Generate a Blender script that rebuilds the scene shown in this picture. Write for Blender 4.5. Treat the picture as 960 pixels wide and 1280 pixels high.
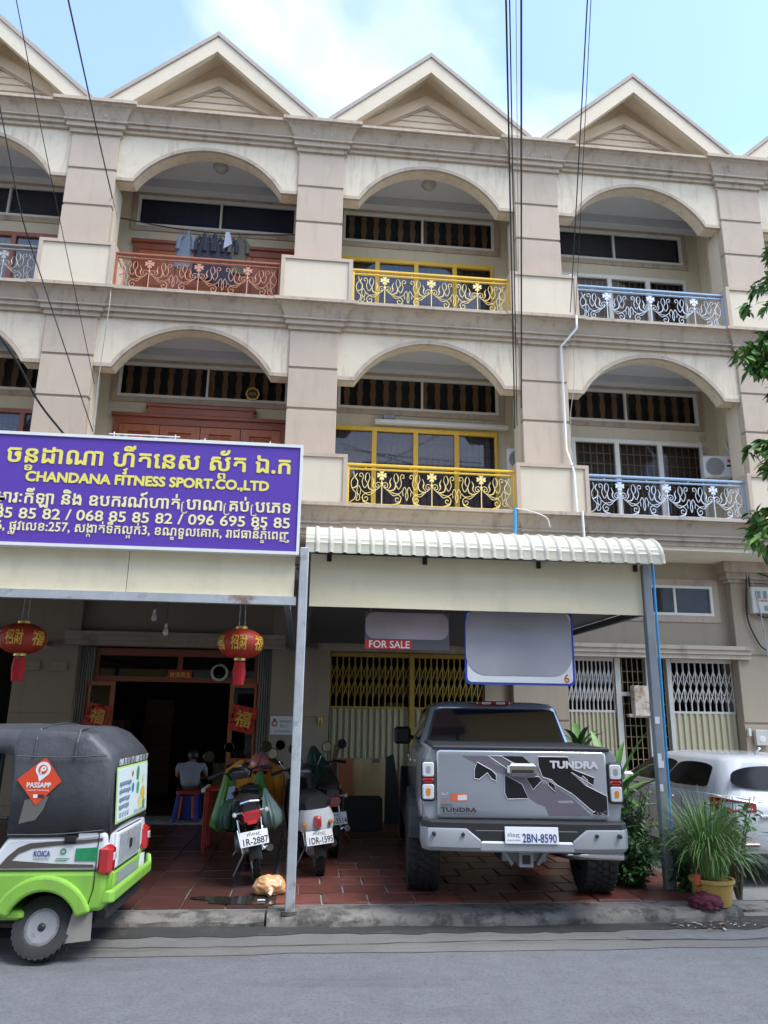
import bpy, bmesh, math, random
from mathutils import Vector, Matrix
R = math.radians
for o in list(bpy.data.objects): bpy.data.objects.remove(o)
SC = bpy.context.scene
COL = SC.collection

# ---------------------------------------------------------------- camera
cam_d = bpy.data.cameras.new('camera')
cam_d.sensor_fit = 'VERTICAL'; cam_d.sensor_height = 36; cam_d.lens = 945 / 1280 * 36
cam_d.clip_start = 0.05; cam_d.clip_end = 3000
cam = bpy.data.objects.new('camera', cam_d); COL.objects.link(cam)
PITCH, ROLL, YAW = 0.260864, 0.0144247, 0.1003006
fw = Vector((math.sin(YAW)*math.cos(PITCH), math.cos(YAW)*math.cos(PITCH), math.sin(PITCH)))
r0 = Vector((math.cos(YAW), -math.sin(YAW), 0)); u0 = r0.cross(fw)
rx = r0*math.cos(ROLL) + u0*math.sin(ROLL); ux = -r0*math.sin(ROLL) + u0*math.cos(ROLL)
cm = Matrix((rx, ux, -fw)).transposed().to_4x4(); cm.translation = (4.255, -12.324, 1.78)
cam.matrix_world = cm
SC.camera = cam

# ---------------------------------------------------------------- sky, sun, exposure
SUN_EL, SUN_AZ = R(60), R(128)          # azimuth counted from +Y towards +X: high, to the right of the camera, veiled by thin cloud
W = bpy.data.worlds.new('World'); SC.world = W; W.use_nodes = True
nt = W.node_tree; nt.nodes.clear()
def wn(t, **k):
    n = nt.nodes.new(t)
    for a, b in k.items(): setattr(n, a, b)
    return n
sky = wn('ShaderNodeTexSky', sky_type='NISHITA', sun_disc=False, sun_elevation=SUN_EL, sun_rotation=SUN_AZ, air_density=1.0, dust_density=1.2, ozone_density=2.0)
tc = wn('ShaderNodeTexCoord'); sep = wn('ShaderNodeSeparateXYZ'); nt.links.new(tc.outputs['Generated'], sep.inputs[0])
zc = wn('ShaderNodeMath', operation='MAXIMUM'); nt.links.new(sep.outputs[2], zc.inputs[0]); zc.inputs[1].default_value = 0.0
za = wn('ShaderNodeMath', operation='ADD'); nt.links.new(zc.outputs[0], za.inputs[0]); za.inputs[1].default_value = 0.25
dx = wn('ShaderNodeMath', operation='DIVIDE'); nt.links.new(sep.outputs[0], dx.inputs[0]); nt.links.new(za.outputs[0], dx.inputs[1])
dy = wn('ShaderNodeMath', operation='DIVIDE'); nt.links.new(sep.outputs[1], dy.inputs[0]); nt.links.new(za.outputs[0], dy.inputs[1])
cb = wn('ShaderNodeCombineXYZ'); nt.links.new(dx.outputs[0], cb.inputs[0]); nt.links.new(dy.outputs[0], cb.inputs[1]); cb.inputs[2].default_value = 6.4
n1 = wn('ShaderNodeTexNoise'); n1.inputs['Scale'].default_value = 1.15; n1.inputs['Detail'].default_value = 7; n1.inputs['Roughness'].default_value = 0.5; n1.inputs['Distortion'].default_value = 0.25
nt.links.new(cb.outputs[0], n1.inputs['Vector'])
cr = wn('ShaderNodeValToRGB'); cr.color_ramp.elements[0].position = 0.46; cr.color_ramp.elements[1].position = 0.71; cr.color_ramp.elements[0].color = (.08, .08, .08, 1)
nt.links.new(n1.outputs['Fac'], cr.inputs[0])
mx = wn('ShaderNodeMix', data_type='RGBA'); nt.links.new(cr.outputs[0], mx.inputs['Factor'])
tint = wn('ShaderNodeMix', data_type='RGBA', blend_type='MULTIPLY'); tint.inputs['Factor'].default_value = 1.0
nt.links.new(sky.outputs[0], tint.inputs['A']); tint.inputs['B'].default_value = (1.0, 1.3, 1.52, 1)
nt.links.new(tint.outputs['Result'], mx.inputs['A']); mx.inputs['B'].default_value = (9.1, 8.2, 7.3, 1)
bg = wn('ShaderNodeBackground'); bg.inputs['Strength'].default_value = 0.12
nt.links.new(mx.outputs['Result'], bg.inputs[0])
wo = wn('ShaderNodeOutputWorld'); nt.links.new(bg.outputs[0], wo.inputs[0])
sun_d = bpy.data.lights.new('sun', 'SUN'); sun_d.energy = 1.5; sun_d.angle = R(28); sun_d.color = (1, .96, .9)
sun = bpy.data.objects.new('sun', sun_d); COL.objects.link(sun)
sdir = Vector((math.sin(SUN_AZ)*math.cos(SUN_EL), math.cos(SUN_AZ)*math.cos(SUN_EL), math.sin(SUN_EL)))
sun.rotation_euler = sdir.to_track_quat('Z', 'Y').to_euler(); sun.location = (4, -20, 40)
SC.view_settings.view_transform = 'Standard'; SC.view_settings.look = 'None'
SC.view_settings.exposure = 1.45; SC.view_settings.gamma = 1.0
try: SC.view_settings.use_curve_mapping = False
except Exception: pass
SC.cycles.max_bounces = 8; SC.cycles.transparent_max_bounces = 12

# ---------------------------------------------------------------- materials
MATS = {}
def mat(name, col, rough=.6, metal=0.0, var=0.0, vscale=6.0, bump=0.0, bscale=40.0, stain=None, samt=0.0, sscale=(2.2, 2.2, .25), speck=None, spamt=0.0, spscale=9.0, spth=(.56, .66), coat=0.0, rand=0.0, spec=None, emit=0.0):
    """base colour + soft noise variation, vertical streaks (stain; fold shading on cloth), blotches (speck), fine bump"""
    if name in MATS: return MATS[name]
    m = bpy.data.materials.new(name); m.use_nodes = True; t = m.node_tree; N = t.nodes; L = t.links
    b = N['Principled BSDF']
    b.inputs['Roughness'].default_value = rough; b.inputs['Metallic'].default_value = metal
    if coat: b.inputs['Coat Weight'].default_value = coat; b.inputs['Coat Roughness'].default_value = .06
    if spec is not None: b.inputs['Specular IOR Level'].default_value = spec
    c4 = (*col, 1); b.inputs['Base Color'].default_value = c4
    cur = None
    need = var or bump or samt or spamt or rand
    if need:
        tcn = N.new('ShaderNodeTexCoord')
        vec = tcn.outputs['Object']
        oi = N.new('ShaderNodeObjectInfo')
        ad = N.new('ShaderNodeVectorMath'); ad.operation = 'ADD'; L.new(vec, ad.inputs[0])
        sc = N.new('ShaderNodeVectorMath'); sc.operation = 'SCALE'; L.new(oi.outputs['Location'], sc.inputs[0]); sc.inputs['Scale'].default_value = 1.0
        L.new(sc.outputs[0], ad.inputs[1]); vec = ad.outputs[0]
        rgb = N.new('ShaderNodeRGB'); rgb.outputs[0].default_value = c4; cur = rgb.outputs[0]
    def mixin(fac, colr, mode='MIX'):
        nonlocal cur
        mm = N.new('ShaderNodeMix'); mm.data_type = 'RGBA'; mm.blend_type = mode
        L.new(fac, mm.inputs['Factor']); L.new(cur, mm.inputs['A'])
        mm.inputs['B'].default_value = (*colr, 1); cur = mm.outputs['Result']
    def noise(scale, detail=4, rough_=.6, v=None):
        n = N.new('ShaderNodeTexNoise'); n.inputs['Scale'].default_value = scale; n.inputs['Detail'].default_value = detail; n.inputs['Roughness'].default_value = rough_
        L.new(v if v is not None else vec, n.inputs['Vector']); return n.outputs['Fac']
    def ramp(f, a, bb, amt):
        mr = N.new('ShaderNodeMapRange'); mr.inputs[1].default_value = a; mr.inputs[2].default_value = bb; mr.inputs[3].default_value = 0; mr.inputs[4].default_value = amt
        L.new(f, mr.inputs[0]); return mr.outputs[0]
    if var:
        mixin(ramp(noise(vscale, 5), .35, .72, 1.0), tuple(min(1, c*(1+var)) for c in col))
        mixin(ramp(noise(vscale*.43, 4), .5, .75, min(1, var*2.4)), tuple(c*(1-var) for c in col))
    if rand:
        hv = N.new('ShaderNodeHueSaturation'); L.new(cur, hv.inputs['Color'])
        mr = N.new('ShaderNodeMapRange'); L.new(oi.outputs['Random'], mr.inputs[0]); mr.inputs[3].default_value = 1-rand; mr.inputs[4].default_value = 1+rand
        L.new(mr.outputs[0], hv.inputs['Value']); cur = hv.outputs[0]
    if samt:
        mp = N.new('ShaderNodeVectorMath'); mp.operation = 'MULTIPLY'; L.new(vec, mp.inputs[0]); mp.inputs[1].default_value = sscale
        mixin(ramp(noise(2.6, 6, .65, mp.outputs[0]), .52, .78, samt), stain or tuple(c*.55 for c in col))
    if spamt:
        mixin(ramp(noise(spscale, 7, .7), spth[0], spth[1], spamt), speck or tuple(c*.5 for c in col))
    if cur is not None: L.new(cur, b.inputs['Base Color'])
    if bump:
        bp = N.new('ShaderNodeBump'); bp.inputs['Strength'].default_value = bump; bp.inputs['Distance'].default_value = .01
        L.new(noise(bscale, 6, .7), bp.inputs['Height']); L.new(bp.outputs[0], b.inputs['Normal'])
    if emit:
        b.inputs['Emission Color'].default_value = c4; b.inputs['Emission Strength'].default_value = emit
    MATS[name] = m; return m
def glass(name, tint=(.05, .06, .07), alpha=.35, rough=.03, ior=1.42):
    """a thin pane: mirror-like coat over a tinted see-through sheet"""
    if name in MATS: return MATS[name]
    m = bpy.data.materials.new(name); m.use_nodes = True; t = m.node_tree; t.nodes.clear()
    o = t.nodes.new('ShaderNodeOutputMaterial'); tr = t.nodes.new('ShaderNodeBsdfTransparent'); tr.inputs[0].default_value = (*[alpha*(.8+3*c) for c in tint], 1)
    g = t.nodes.new('ShaderNodeBsdfGlossy'); g.inputs['Roughness'].default_value = rough; g.inputs[0].default_value = (.95, .95, 1, 1)
    fr = t.nodes.new('ShaderNodeFresnel'); fr.inputs[0].default_value = ior
    mx_ = t.nodes.new('ShaderNodeMixShader'); t.links.new(fr.outputs[0], mx_.inputs[0]); t.links.new(tr.outputs[0], mx_.inputs[1]); t.links.new(g.outputs[0], mx_.inputs[2]); t.links.new(mx_.outputs[0], o.inputs[0])
    MATS[name] = m; return m

M = dict(
 cream=mat('cream_plaster', (.62, .525, .395), .85, var=.07, vscale=1.7, bump=.2, bscale=60, stain=(.27, .20, .13), samt=.62, sscale=(3.4, 3.4, .42), speck=(.42, .345, .25), spamt=.5, spscale=1.5, spth=(.5, .7)),
 cream_clean=mat('cream_plaster_clean', (.60, .51, .385), .85, var=.06, vscale=2, bump=.1, bscale=60, stain=(.45, .40, .32), samt=.3),
 taupe=mat('taupe_render', (.465, .37, .285), .9, var=.08, vscale=2.4, bump=.45, bscale=120, stain=(.33, .255, .19), samt=.55, sscale=(1.7, 1.7, .35), rand=.05),
 taupe_core=mat('taupe_joint', (.37, .295, .225), .9, var=.06, bump=.3, bscale=120),
 cornice=mat('cornice_paint', (.425, .34, .26), .8, var=.09, vscale=3, bump=.12, bscale=60, stain=(.12, .10, .08), samt=.7, sscale=(1.6, 1.6, .5), speck=(.22, .18, .14), spamt=.4, spscale=2.4),
 ressaut=mat('cornice_paint_worn', (.425, .34, .26), .8, var=.09, vscale=3, bump=.12, bscale=60, stain=(.15, .13, .115), samt=.75, sscale=(4, 4, .25), speck=(.12, .11, .10), spamt=.3, spscale=3.3),
 backwall=mat('balcony_wall', (.58, .51, .38), .85, var=.06, vscale=1.4, bump=.1, stain=(.38, .33, .25), samt=.35),
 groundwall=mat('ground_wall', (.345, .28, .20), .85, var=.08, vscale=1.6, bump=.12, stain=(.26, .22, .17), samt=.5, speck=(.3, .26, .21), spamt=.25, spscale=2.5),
 ceiling=mat('balcony_ceiling', (.52, .53, .55), .9, var=.05),
 soffit=mat('soffit_paint', (.78, .68, .53), .85, var=.06, stain=(.42, .37, .3), samt=.3),
 rooftile=mat('roof_edge', (.36, .30, .25), .8, var=.12, vscale=5, bump=.2),
 white=mat('white_paint', (.74, .74, .71), .45, var=.05, vscale=4),
 whiteframe=mat('white_frame', (.66, .64, .58), .5, var=.06, vscale=5),
 wood=mat('red_wood', (.36, .11, .038), .42, var=.22, vscale=3.0, stain=(.15, .045, .025), samt=.5, sscale=(6, 6, .4)),
 wooddark=mat('red_wood_frame', (.25, .075, .04), .45, var=.2, vscale=3),
 brownmetal=mat('brown_rail_paint', (.30, .095, .05), .45, var=.12, vscale=8),
 brownlight=mat('brown_scroll_paint', (.52, .24, .15), .5, var=.15, vscale=9),
 yellow=mat('yellow_paint', (.72, .45, .04), .45, var=.1, vscale=6, speck=(.45, .27, .05), spamt=.25),
 yellowlight=mat('yellow_scroll_paint', (.85, .66, .26), .5, var=.1, vscale=8),
 blue=mat('pale_blue_paint', (.27, .37, .50), .45, var=.1, vscale=6),
 bluelight=mat('pale_blue_scroll_paint', (.60, .65, .72), .5, var=.1, vscale=8),
 greyrail=mat('grey_rail_paint', (.20, .195, .18), .5, var=.1), greylight=mat('grey_scroll_paint', (.33, .315, .28), .5, var=.1),
 dark=mat('dark_interior', (.018, .016, .017), .9), darkblue=mat('dark_blinds', (.13, .11, .11), .6, var=.25, vscale=3, stain=(.06, .05, .05), samt=.8, sscale=(7, 7, .05)), navyblind=mat('navy_blinds', (.075, .072, .12), .6, var=.25, vscale=3, stain=(.03, .03, .05), samt=.8, sscale=(7, 7, .05)),  # both blinds: upright dark streaks paint the shade between folds
 baluster=mat('ochre_baluster', (.40, .20, .085), .7, var=.2, vscale=7),
 glass=glass('window_glass', alpha=.8), clearglass=glass('clear_pane', alpha=.85, ior=1.22), darkglass=glass('tinted_glass', (.02, .02, .025), .12),
 grille=mat('dark_grille', (.10, .075, .04), .5), grilleol=mat('brass_grille', (.27, .20, .09), .5),
 pane_backing=mat('brown_curtain', (.11, .055, .033), .8, var=.25, vscale=5, stain=(.03, .015, .01), samt=.8, sscale=(9, 9, .05)),  # upright dark streaks in the colour stand for cloth folds
 lavender=mat('lavender_reflection', (.27, .25, .31), .8, var=.1, vscale=3, stain=(.12, .115, .16), samt=.7, sscale=(9, 9, .05)),  # reflection in the door panes put into this sheet's colour
)

# ---------------------------------------------------------------- mesh builder
class MB:
    def __init__(s): s.v = []; s.f = []; s.m = []; s.M = None
    def add(s, vs, fs, mi=0):
        k = len(s.v)
        if s.M is not None: vs = [s.M @ Vector(p) for p in vs]
        s.v += [tuple(p) for p in vs]; s.f += [tuple(i+k for i in f) for f in fs]; s.m += [mi]*len(fs); return s
    def box(s, x0, x1, y0, y1, z0, z1, mi=0):
        return s.add([(x0,y0,z0),(x1,y0,z0),(x1,y1,z0),(x0,y1,z0),(x0,y0,z1),(x1,y0,z1),(x1,y1,z1),(x0,y1,z1)],
                     [(0,3,2,1),(4,5,6,7),(0,1,5,4),(1,2,6,5),(2,3,7,6),(3,0,4,7)], mi)
    def cbox(s, x0, x1, y0, y1, z0, z1, b=.01, mi=0):
        """box with chamfered edges"""
        rs = []
        for z, i in ((z0, b), (z0+b, 0), (z1-b, 0), (z1, b)):
            X0, X1, Y0, Y1 = x0+i, x1-i, y0+i, y1-i
            rs.append([(X0+b,Y0,z),(X1-b,Y0,z),(X1,Y0+b,z),(X1,Y1-b,z),(X1-b,Y1,z),(X0+b,Y1,z),(X0,Y1-b,z),(X0,Y0+b,z)])
        return s.loft(rs, mi=mi)
    def loft(s, rings, closed=True, caps=True, mi=0):
        n = len(rings[0]); vs = [p for r in rings for p in r]; fs = []
        for i in range(len(rings)-1):
            for j in range(n if closed else n-1):
                a = i*n+j; b = i*n+(j+1) % n; fs.append((a, b, b+n, a+n))
        if caps and closed: fs.append(tuple(range(n-1, -1, -1))); fs.append(tuple((len(rings)-1)*n+j for j in range(n)))
        return s.add(vs, fs, mi)
    def prism(s, pts, axis, a0, a1, mi=0):
        """polygon (p,q) extruded along axis: 'x' -> (a,p,q), 'y' -> (p,a,q), 'z' -> (p,q,a)"""
        g = {'x': lambda p, q, a: (a, p, q), 'y': lambda p, q, a: (p, a, q), 'z': lambda p, q, a: (p, q, a)}[axis]
        return s.loft([[g(p, q, a0) for p, q in pts], [g(p, q, a1) for p, q in pts]], mi=mi)
    def tube(s, path, r, n=8, caps=True, mi=0, flat=1.0, closed=False):
        P = [Vector(p) for p in path]; rings = []; prev = None
        for i, p in enumerate(P):
            if closed: t = P[(i+1) % len(P)]-P[i-1]
            else: t = P[min(i+1, len(P)-1)]-P[max(i-1, 0)]
            if t.length < 1e-9: t = Vector((0, 0, 1))
            t.normalize()
            if prev is None:
                a = Vector((0, 0, 1)) if abs(t.z) < .9 else Vector((1, 0, 0)); prev = t.cross(a).normalized()
            nrm = (prev - t*prev.dot(t)); nrm = nrm.normalized() if nrm.length > 1e-6 else t.orthogonal().normalized()
            prev = nrm; bn = t.cross(nrm); rr = r[i] if isinstance(r, (list, tuple)) else r
            rings.append([tuple(p + nrm*math.cos(2*math.pi*k/n)*rr + bn*math.sin(2*math.pi*k/n)*rr*flat) for k in range(n)])
        if closed: rings.append(rings[0]); caps = False
        return s.loft(rings, caps=caps, mi=mi)
    def lathe(s, prof, c=(0, 0, 0), axis='z', n=20, mi=0, caps=True):
        rings = []
        for r, h in prof:
            ring = []
            for k in range(n):
                a = 2*math.pi*k/n; x, y = r*math.cos(a), r*math.sin(a)
                q = {'z': (x, y, h), 'y': (x, h, -y), 'x': (h, x, y)}[axis]
                ring.append((c[0]+q[0], c[1]+q[1], c[2]+q[2]))
            rings.append(ring)
        return s.loft(rings, caps=caps, mi=mi)
    def quad(s, a, b, c, d, mi=0): return s.add([a, b, c, d], [(0, 1, 2, 3)], mi)
    def mesh(s, name, mats, smooth=None):
        me = bpy.data.meshes.new(name); me.from_pydata(s.v, [], s.f)
        for m_ in (mats if isinstance(mats, (list, tuple)) else [mats]): me.materials.append(m_)
        if any(s.m): me.polygons.foreach_set('material_index', s.m)
        bm = bmesh.new(); bm.from_mesh(me); bmesh.ops.recalc_face_normals(bm, faces=bm.faces); bm.to_mesh(me); bm.free()
        if smooth is not None:
            me.polygons.foreach_set('use_smooth', [True]*len(me.polygons)); me.set_sharp_from_angle(angle=R(smooth))
        me.update(); return me
    def build(s, name, mats, parent=None, smooth=None, bevel=0, **k):
        o = put(name, s.mesh(name, mats, smooth), parent, **k)
        if bevel:
            b = o.modifiers.new('bevel', 'BEVEL'); b.width = bevel; b.segments = 2; b.limit_method = 'ANGLE'; b.angle_limit = R(35)
        return o
def put(name, me, parent=None, loc=None, rot=None, scale=None):
    o = bpy.data.objects.new(name, me); COL.objects.link(o)
    if parent is not None: o.parent = parent
    if loc is not None: o.location = loc
    if rot is not None: o.rotation_euler = rot
    if scale is not None: o.scale = scale
    return o
def tag(o, label=None, cat=None, group=None, kind=None):
    if label: o['label'] = label
    if cat: o['category'] = cat
    if group: o['group'] = group
    if kind: o['kind'] = kind
    return o
def thing(name, label, cat, loc=(0, 0, 0), rot=(0, 0, 0), group=None):
    o = put(name, None, loc=loc, rot=rot); o.empty_display_size = .2
    return tag(o, label, cat, group)
_mc = {}
def cached(key, fn):
    if key not in _mc: _mc[key] = fn()
    return _mc[key]
def arc(cx, cz, r, a0, a1, n=12): return [(cx + r*math.cos(R(a0 + (a1-a0)*i/n)), cz + r*math.sin(R(a0 + (a1-a0)*i/n))) for i in range(n+1)]
def bez(p, n=14):
    """smooth Catmull-Rom polyline through points"""
    P = [Vector(q) for q in p]; P = [P[0]*2-P[1]] + P + [P[-1]*2-P[-2]]; out = []
    for i in range(1, len(P)-2):
        for k in range(n):
            t = k/n; a, b, c, d = P[i-1], P[i], P[i+1], P[i+2]
            out.append(.5*((2*b) + (c-a)*t + (2*a-5*b+4*c-d)*t*t + (3*b-a-3*c+d)*t**3))
    out.append(P[-2]); return out
# ---------------------------------------------------------------- lettering
def text_geo(s, size=1.0, bold=0.0, sx=1.0, align='LEFT', shear=0.0):
    """outline of a line of text; heavy strokes come from overlaid, slightly shifted copies"""
    c = bpy.data.curves.new('t', 'FONT'); c.body = s; c.size = size; c.resolution_u = 3; c.align_x = align; c.shear = shear
    o = bpy.data.objects.new('t', c); COL.objects.link(o)
    me = bpy.data.meshes.new_from_object(o.evaluated_get(bpy.context.evaluated_depsgraph_get()))
    vs = [(v.co.x*sx, v.co.y) for v in me.vertices]; fs = [tuple(p.vertices) for p in me.polygons]
    bpy.data.objects.remove(o); bpy.data.curves.remove(c); bpy.data.meshes.remove(me)
    par = list(range(len(vs)))                                   # islands get hair-thin height steps so overlaps never share a plane
    def fi(a):
        while par[a] != a: par[a] = par[par[a]]; a = par[a]
        return a
    for f in fs:
        for a in f[1:]: par[fi(f[0])] = fi(a)
    idx = {}; out = []
    for i, (x, y) in enumerate(vs):
        r_ = fi(i); idx.setdefault(r_, len(idx)); out.append((x, y, (idx[r_] % 4)*.0003))
    if bold > .004:
        d = bold*size; n = len(out); base = list(out); bf = list(fs)
        for k, (ax, ay) in enumerate(((d, 0), (-d, 0), (0, d), (0, -d), (d*.7, d*.7), (-d*.7, -d*.7), (d*.7, -d*.7), (-d*.7, d*.7))):
            off = len(out); out += [(x+ax, y+ay, z+.00013*(k+1)) for x, y, z in base]; fs += [tuple(i+off for i in f) for f in bf]
    return out, fs
def twidth(s, **k):
    v, _ = text_geo(s, **k); return max([p[0] for p in v], default=0)
def letter(mb, s, org, u, v, w, size, fit=None, mi=0, align='LEFT', **k):
    """flat letters on a plane: origin, unit right u, up v, outward w; fit = width to squeeze into"""
    vs, fs = text_geo(s, size, align=align, **k)
    if not vs: return mb
    f = 1.0
    if fit: x0 = min(p[0] for p in vs); x1 = max(p[0] for p in vs); f = fit/max(1e-6, x1-x0)
    O, U, V_, W_ = Vector(org), Vector(u), Vector(v), Vector(w)
    return mb.add([O + U*(p[0]*f) + V_*p[1] + W_*p[2] for p in vs], fs, mi)
# ================================================================ ground
rnd = random.Random(7)
M['asphalt'] = mat('asphalt', (.148, .15, .156), .8, var=.22, vscale=7, bump=1.0, bscale=120, stain=(.085, .084, .082), samt=.9, sscale=(.16, 1.1, 1), speck=(.085, .085, .085), spamt=.6, spscale=38, spth=(.48, .62))
M['shoulder'] = mat('dusty_shoulder', (.165, .155, .14), .9, var=.25, vscale=1.6, bump=1.0, bscale=170, stain=(.07, .068, .064), samt=.85, sscale=(.25, 2.2, 1), speck=(.09, .086, .08), spamt=.6, spscale=40)
M['concrete'] = mat('kerb_concrete', (.18, .165, .145), .92, var=.3, vscale=3.2, bump=1.0, bscale=45, speck=(.06, .056, .05), spamt=.9, spscale=5, spth=(.47, .60), stain=(.12, .11, .10), samt=.85, sscale=(.9, 2, 2))
M['grout'] = mat('tile_grout', (.30, .28, .26), .95, var=.25, vscale=5, bump=.6, bscale=60, speck=(.06, .055, .05), spamt=.7, spscale=2.5)
M['tile'] = mat('red_tile', (.17, .056, .043), .34, var=.3, vscale=3.5, bump=.35, bscale=70, rand=.22, speck=(.085, .042, .036), spamt=.75, spscale=4, spth=(.48, .64))
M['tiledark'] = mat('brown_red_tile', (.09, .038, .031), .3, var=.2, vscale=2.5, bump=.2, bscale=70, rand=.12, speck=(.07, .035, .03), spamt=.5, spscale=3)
M['apron'] = mat('apron_concrete', (.19, .185, .17), .92, var=.2, vscale=1.5, bump=.7, bscale=40, speck=(.09, .09, .08), spamt=.6, spscale=2.6)
M['wet'] = mat('water_film', (.03, .025, .022), .04)

b = MB(); b.quad((-150, -160, 0), (160, -160, 0), (160, -4.9, 0), (-150, -4.9, 0)); tag(b.build('road', M['asphalt']), kind='structure')
b = MB(); b.quad((-150, -4.9, -.004), (160, -4.9, -.004), (160, 160, -.004), (-150, 160, -.004)); tag(b.build('ground', M['apron']), kind='structure')
# gutter film of dark grit along the kerb
def ragged(x0, x1, ya, yb, z, amp, step=.12, seed=1):
    r_ = random.Random(seed); vs = []; fs = []; n = int((x1-x0)/step)
    for i in range(n+1):
        x = x0 + (x1-x0)*i/n; w = math.sin(x*1.7)*.4 + math.sin(x*4.3+1)*.3
        vs += [(x, ya + amp*(w + r_.uniform(-.6, .6)), z), (x, yb, z)]
    for i in range(n): fs.append((2*i, 2*i+2, 2*i+3, 2*i+1))
    return vs, fs
M['grit'] = mat('gutter_grit', (.035, .034, .032), .8, var=.3, vscale=3, bump=.6, bscale=70, speck=(.11, .105, .1), spamt=.5, spscale=4)
b = MB(); b.add(*ragged(-12, 16, -5.36, -4.95, .008, .06)); tag(b.build('gutter_strip', M['grit']), kind='structure')
b = MB(); b.add(*ragged(-12, 16, -5.86, -4.95, .004, .03, .3, 4)); tag(b.build('road_shoulder', M['shoulder']), kind='structure')

# kerb: poured concrete, chipped
def kerb(name, x0, x1, yf, yb, h, seed, lift=0):
    r_ = random.Random(seed); n = int((x1-x0)/.09); rings = []
    for i in range(n+1):
        x = x0+(x1-x0)*i/n; j = lambda a: r_.uniform(-a, a); wob = .03*math.sin(x*1.3+seed)+.018*math.sin(x*3.9)
        chip = .035 if r_.random() < .12 else 0
        rings.append([(x, yf+wob+j(.012), -.02), (x, yf+wob+j(.012), h*.45+j(.01)), (x, yf+.035+wob+j(.014)+chip, h*.82+j(.012)-chip*.4), (x, yf+.10+wob+j(.01)+chip, h+j(.006)-chip*.3), (x, yb-.03+j(.012), h+lift+j(.005)), (x, yb, h+lift-.004), (x, yb, -.02)])
    b_ = MB(); b_.loft(rings); return tag(b_.build(name, M['concrete'], smooth=50), kind='structure')
kerb('kerb', 4.02, 8.35, -5.14, -4.80, .105, 3)
kerb('kerb', -12, 4.0, -5.08, -4.86, .085, 5)
kerb('kerb', 8.5, 16, -4.78, -4.45, .03, 8)

# tiled forecourts: bed + tiles
def tiles(root, x0, x1, y0, y1, tx, ty, z, m, shift, seed, gap=.012, xl=None):
    r_ = random.Random(seed); variants = []
    for k in range(4):
        b_ = MB(); j = lambda: r_.uniform(-.004, .004)
        b_.loft([[(0+j(), 0+j(), 0), (tx-gap+j(), 0+j(), 0), (tx-gap+j(), ty-gap+j(), 0), (0+j(), ty-gap+j(), 0)],
                 [(.004, .004, .016), (tx-gap-.004, .004, .016), (tx-gap-.004, ty-gap-.004, .016), (.004, ty-gap-.004, .016)]])
        variants.append(b_.mesh('tile', m))
    row = 0; y = y0
    while y < y1 - .05:
        x = x0 - (tx*.5 if row % 2 and shift else 0)
        while x < x1 - .02:
            if x + tx > x0+.03:
                o = put('tile', r_.choice(variants), root, loc=(max(x, x0), y, z-.012+r_.uniform(0, .005)), rot=(r_.uniform(-.006, .006), r_.uniform(-.006, .006), 0))
                f = min((min(x+tx, x1)-max(x, x0))/tx, 1); o.scale = (max(.1, f), 1 if y+ty <= y1 else max(.15, (y1-y)/ty), 1)
            x += tx
        y += ty; row += 1
b = MB(); b.box(4.05, 8.33, -4.80, 1.3, -.02, .105); fr_ = tag(b.build('forecourt', M['grout']), kind='structure')
tiles(fr_, 4.08, 8.3, -4.79, 1.0, .43, .37, .118, M['tile'], True, 4, gap=.017)
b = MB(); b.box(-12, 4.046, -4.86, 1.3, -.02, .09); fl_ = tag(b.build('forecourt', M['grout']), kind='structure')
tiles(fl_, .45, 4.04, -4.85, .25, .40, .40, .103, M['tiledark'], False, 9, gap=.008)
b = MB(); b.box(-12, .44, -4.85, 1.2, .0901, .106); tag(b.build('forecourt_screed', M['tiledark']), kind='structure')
b = MB(); b.box(8.335, 30, -4.45, 1.3, -.02, .035); tag(b.build('side_forecourt', M['apron']), kind='structure')
# puddle
r_ = random.Random(2); pts = []
for i in range(40):
    a = 2*math.pi*i/40; q = 1 + .18*math.sin(3*a) + .12*math.sin(5*a+1) + r_.uniform(-.05, .05); pts.append((3.82+.46*q*math.cos(a), -4.62+.17*q*math.sin(a), .1165))
b = MB(); b.add(pts, [tuple(range(40))]); tag(b.build('puddle', M['wet']), 'thin dark puddle of water on the red tiles beside the orange bag', 'puddle')

# tar-filled cracks, a patch and oil drips on the road
M['tar'] = mat('tar', (.035, .035, .036), .6, bump=.4, bscale=80); M['patch'] = mat('asphalt_patch', (.15, .148, .145), .85, var=.25, vscale=8, bump=1, bscale=130, speck=(.07, .07, .07), spamt=.6, spscale=38); M['sand'] = mat('sandy_dust', (.24, .205, .16), .95, var=.3, vscale=6, bump=.8, bscale=120)
def crack(name, P, w, seed, m, z=.0085):
    r_ = random.Random(seed); vs = []; Q = bez([(*p, 0) for p in P], 14)
    for i, p in enumerate(Q):
        t = (Q[min(i+1, len(Q)-1)]-Q[max(i-1, 0)]).normalized(); n = Vector((-t.y, t.x, 0)); j = r_.uniform(-.014, .014); ww = w*r_.uniform(.3, 1.2); vs += [tuple(p+n*(j+ww)+Vector((0, 0, z))), tuple(p+n*(j-ww)+Vector((0, 0, z)))]
    b_ = MB(); b_.add(vs, [(2*i, 2*i+1, 2*i+3, 2*i+2) for i in range(len(Q)-1)]); return tag(b_.build(name, M[m]), kind='structure')
crack('road_crack', [(-2, -5.62), (1.2, -5.60), (3.5, -5.66), (6, -5.61), (8.2, -5.66), (12, -5.6)], .006, 1, 'tar'); 
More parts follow.
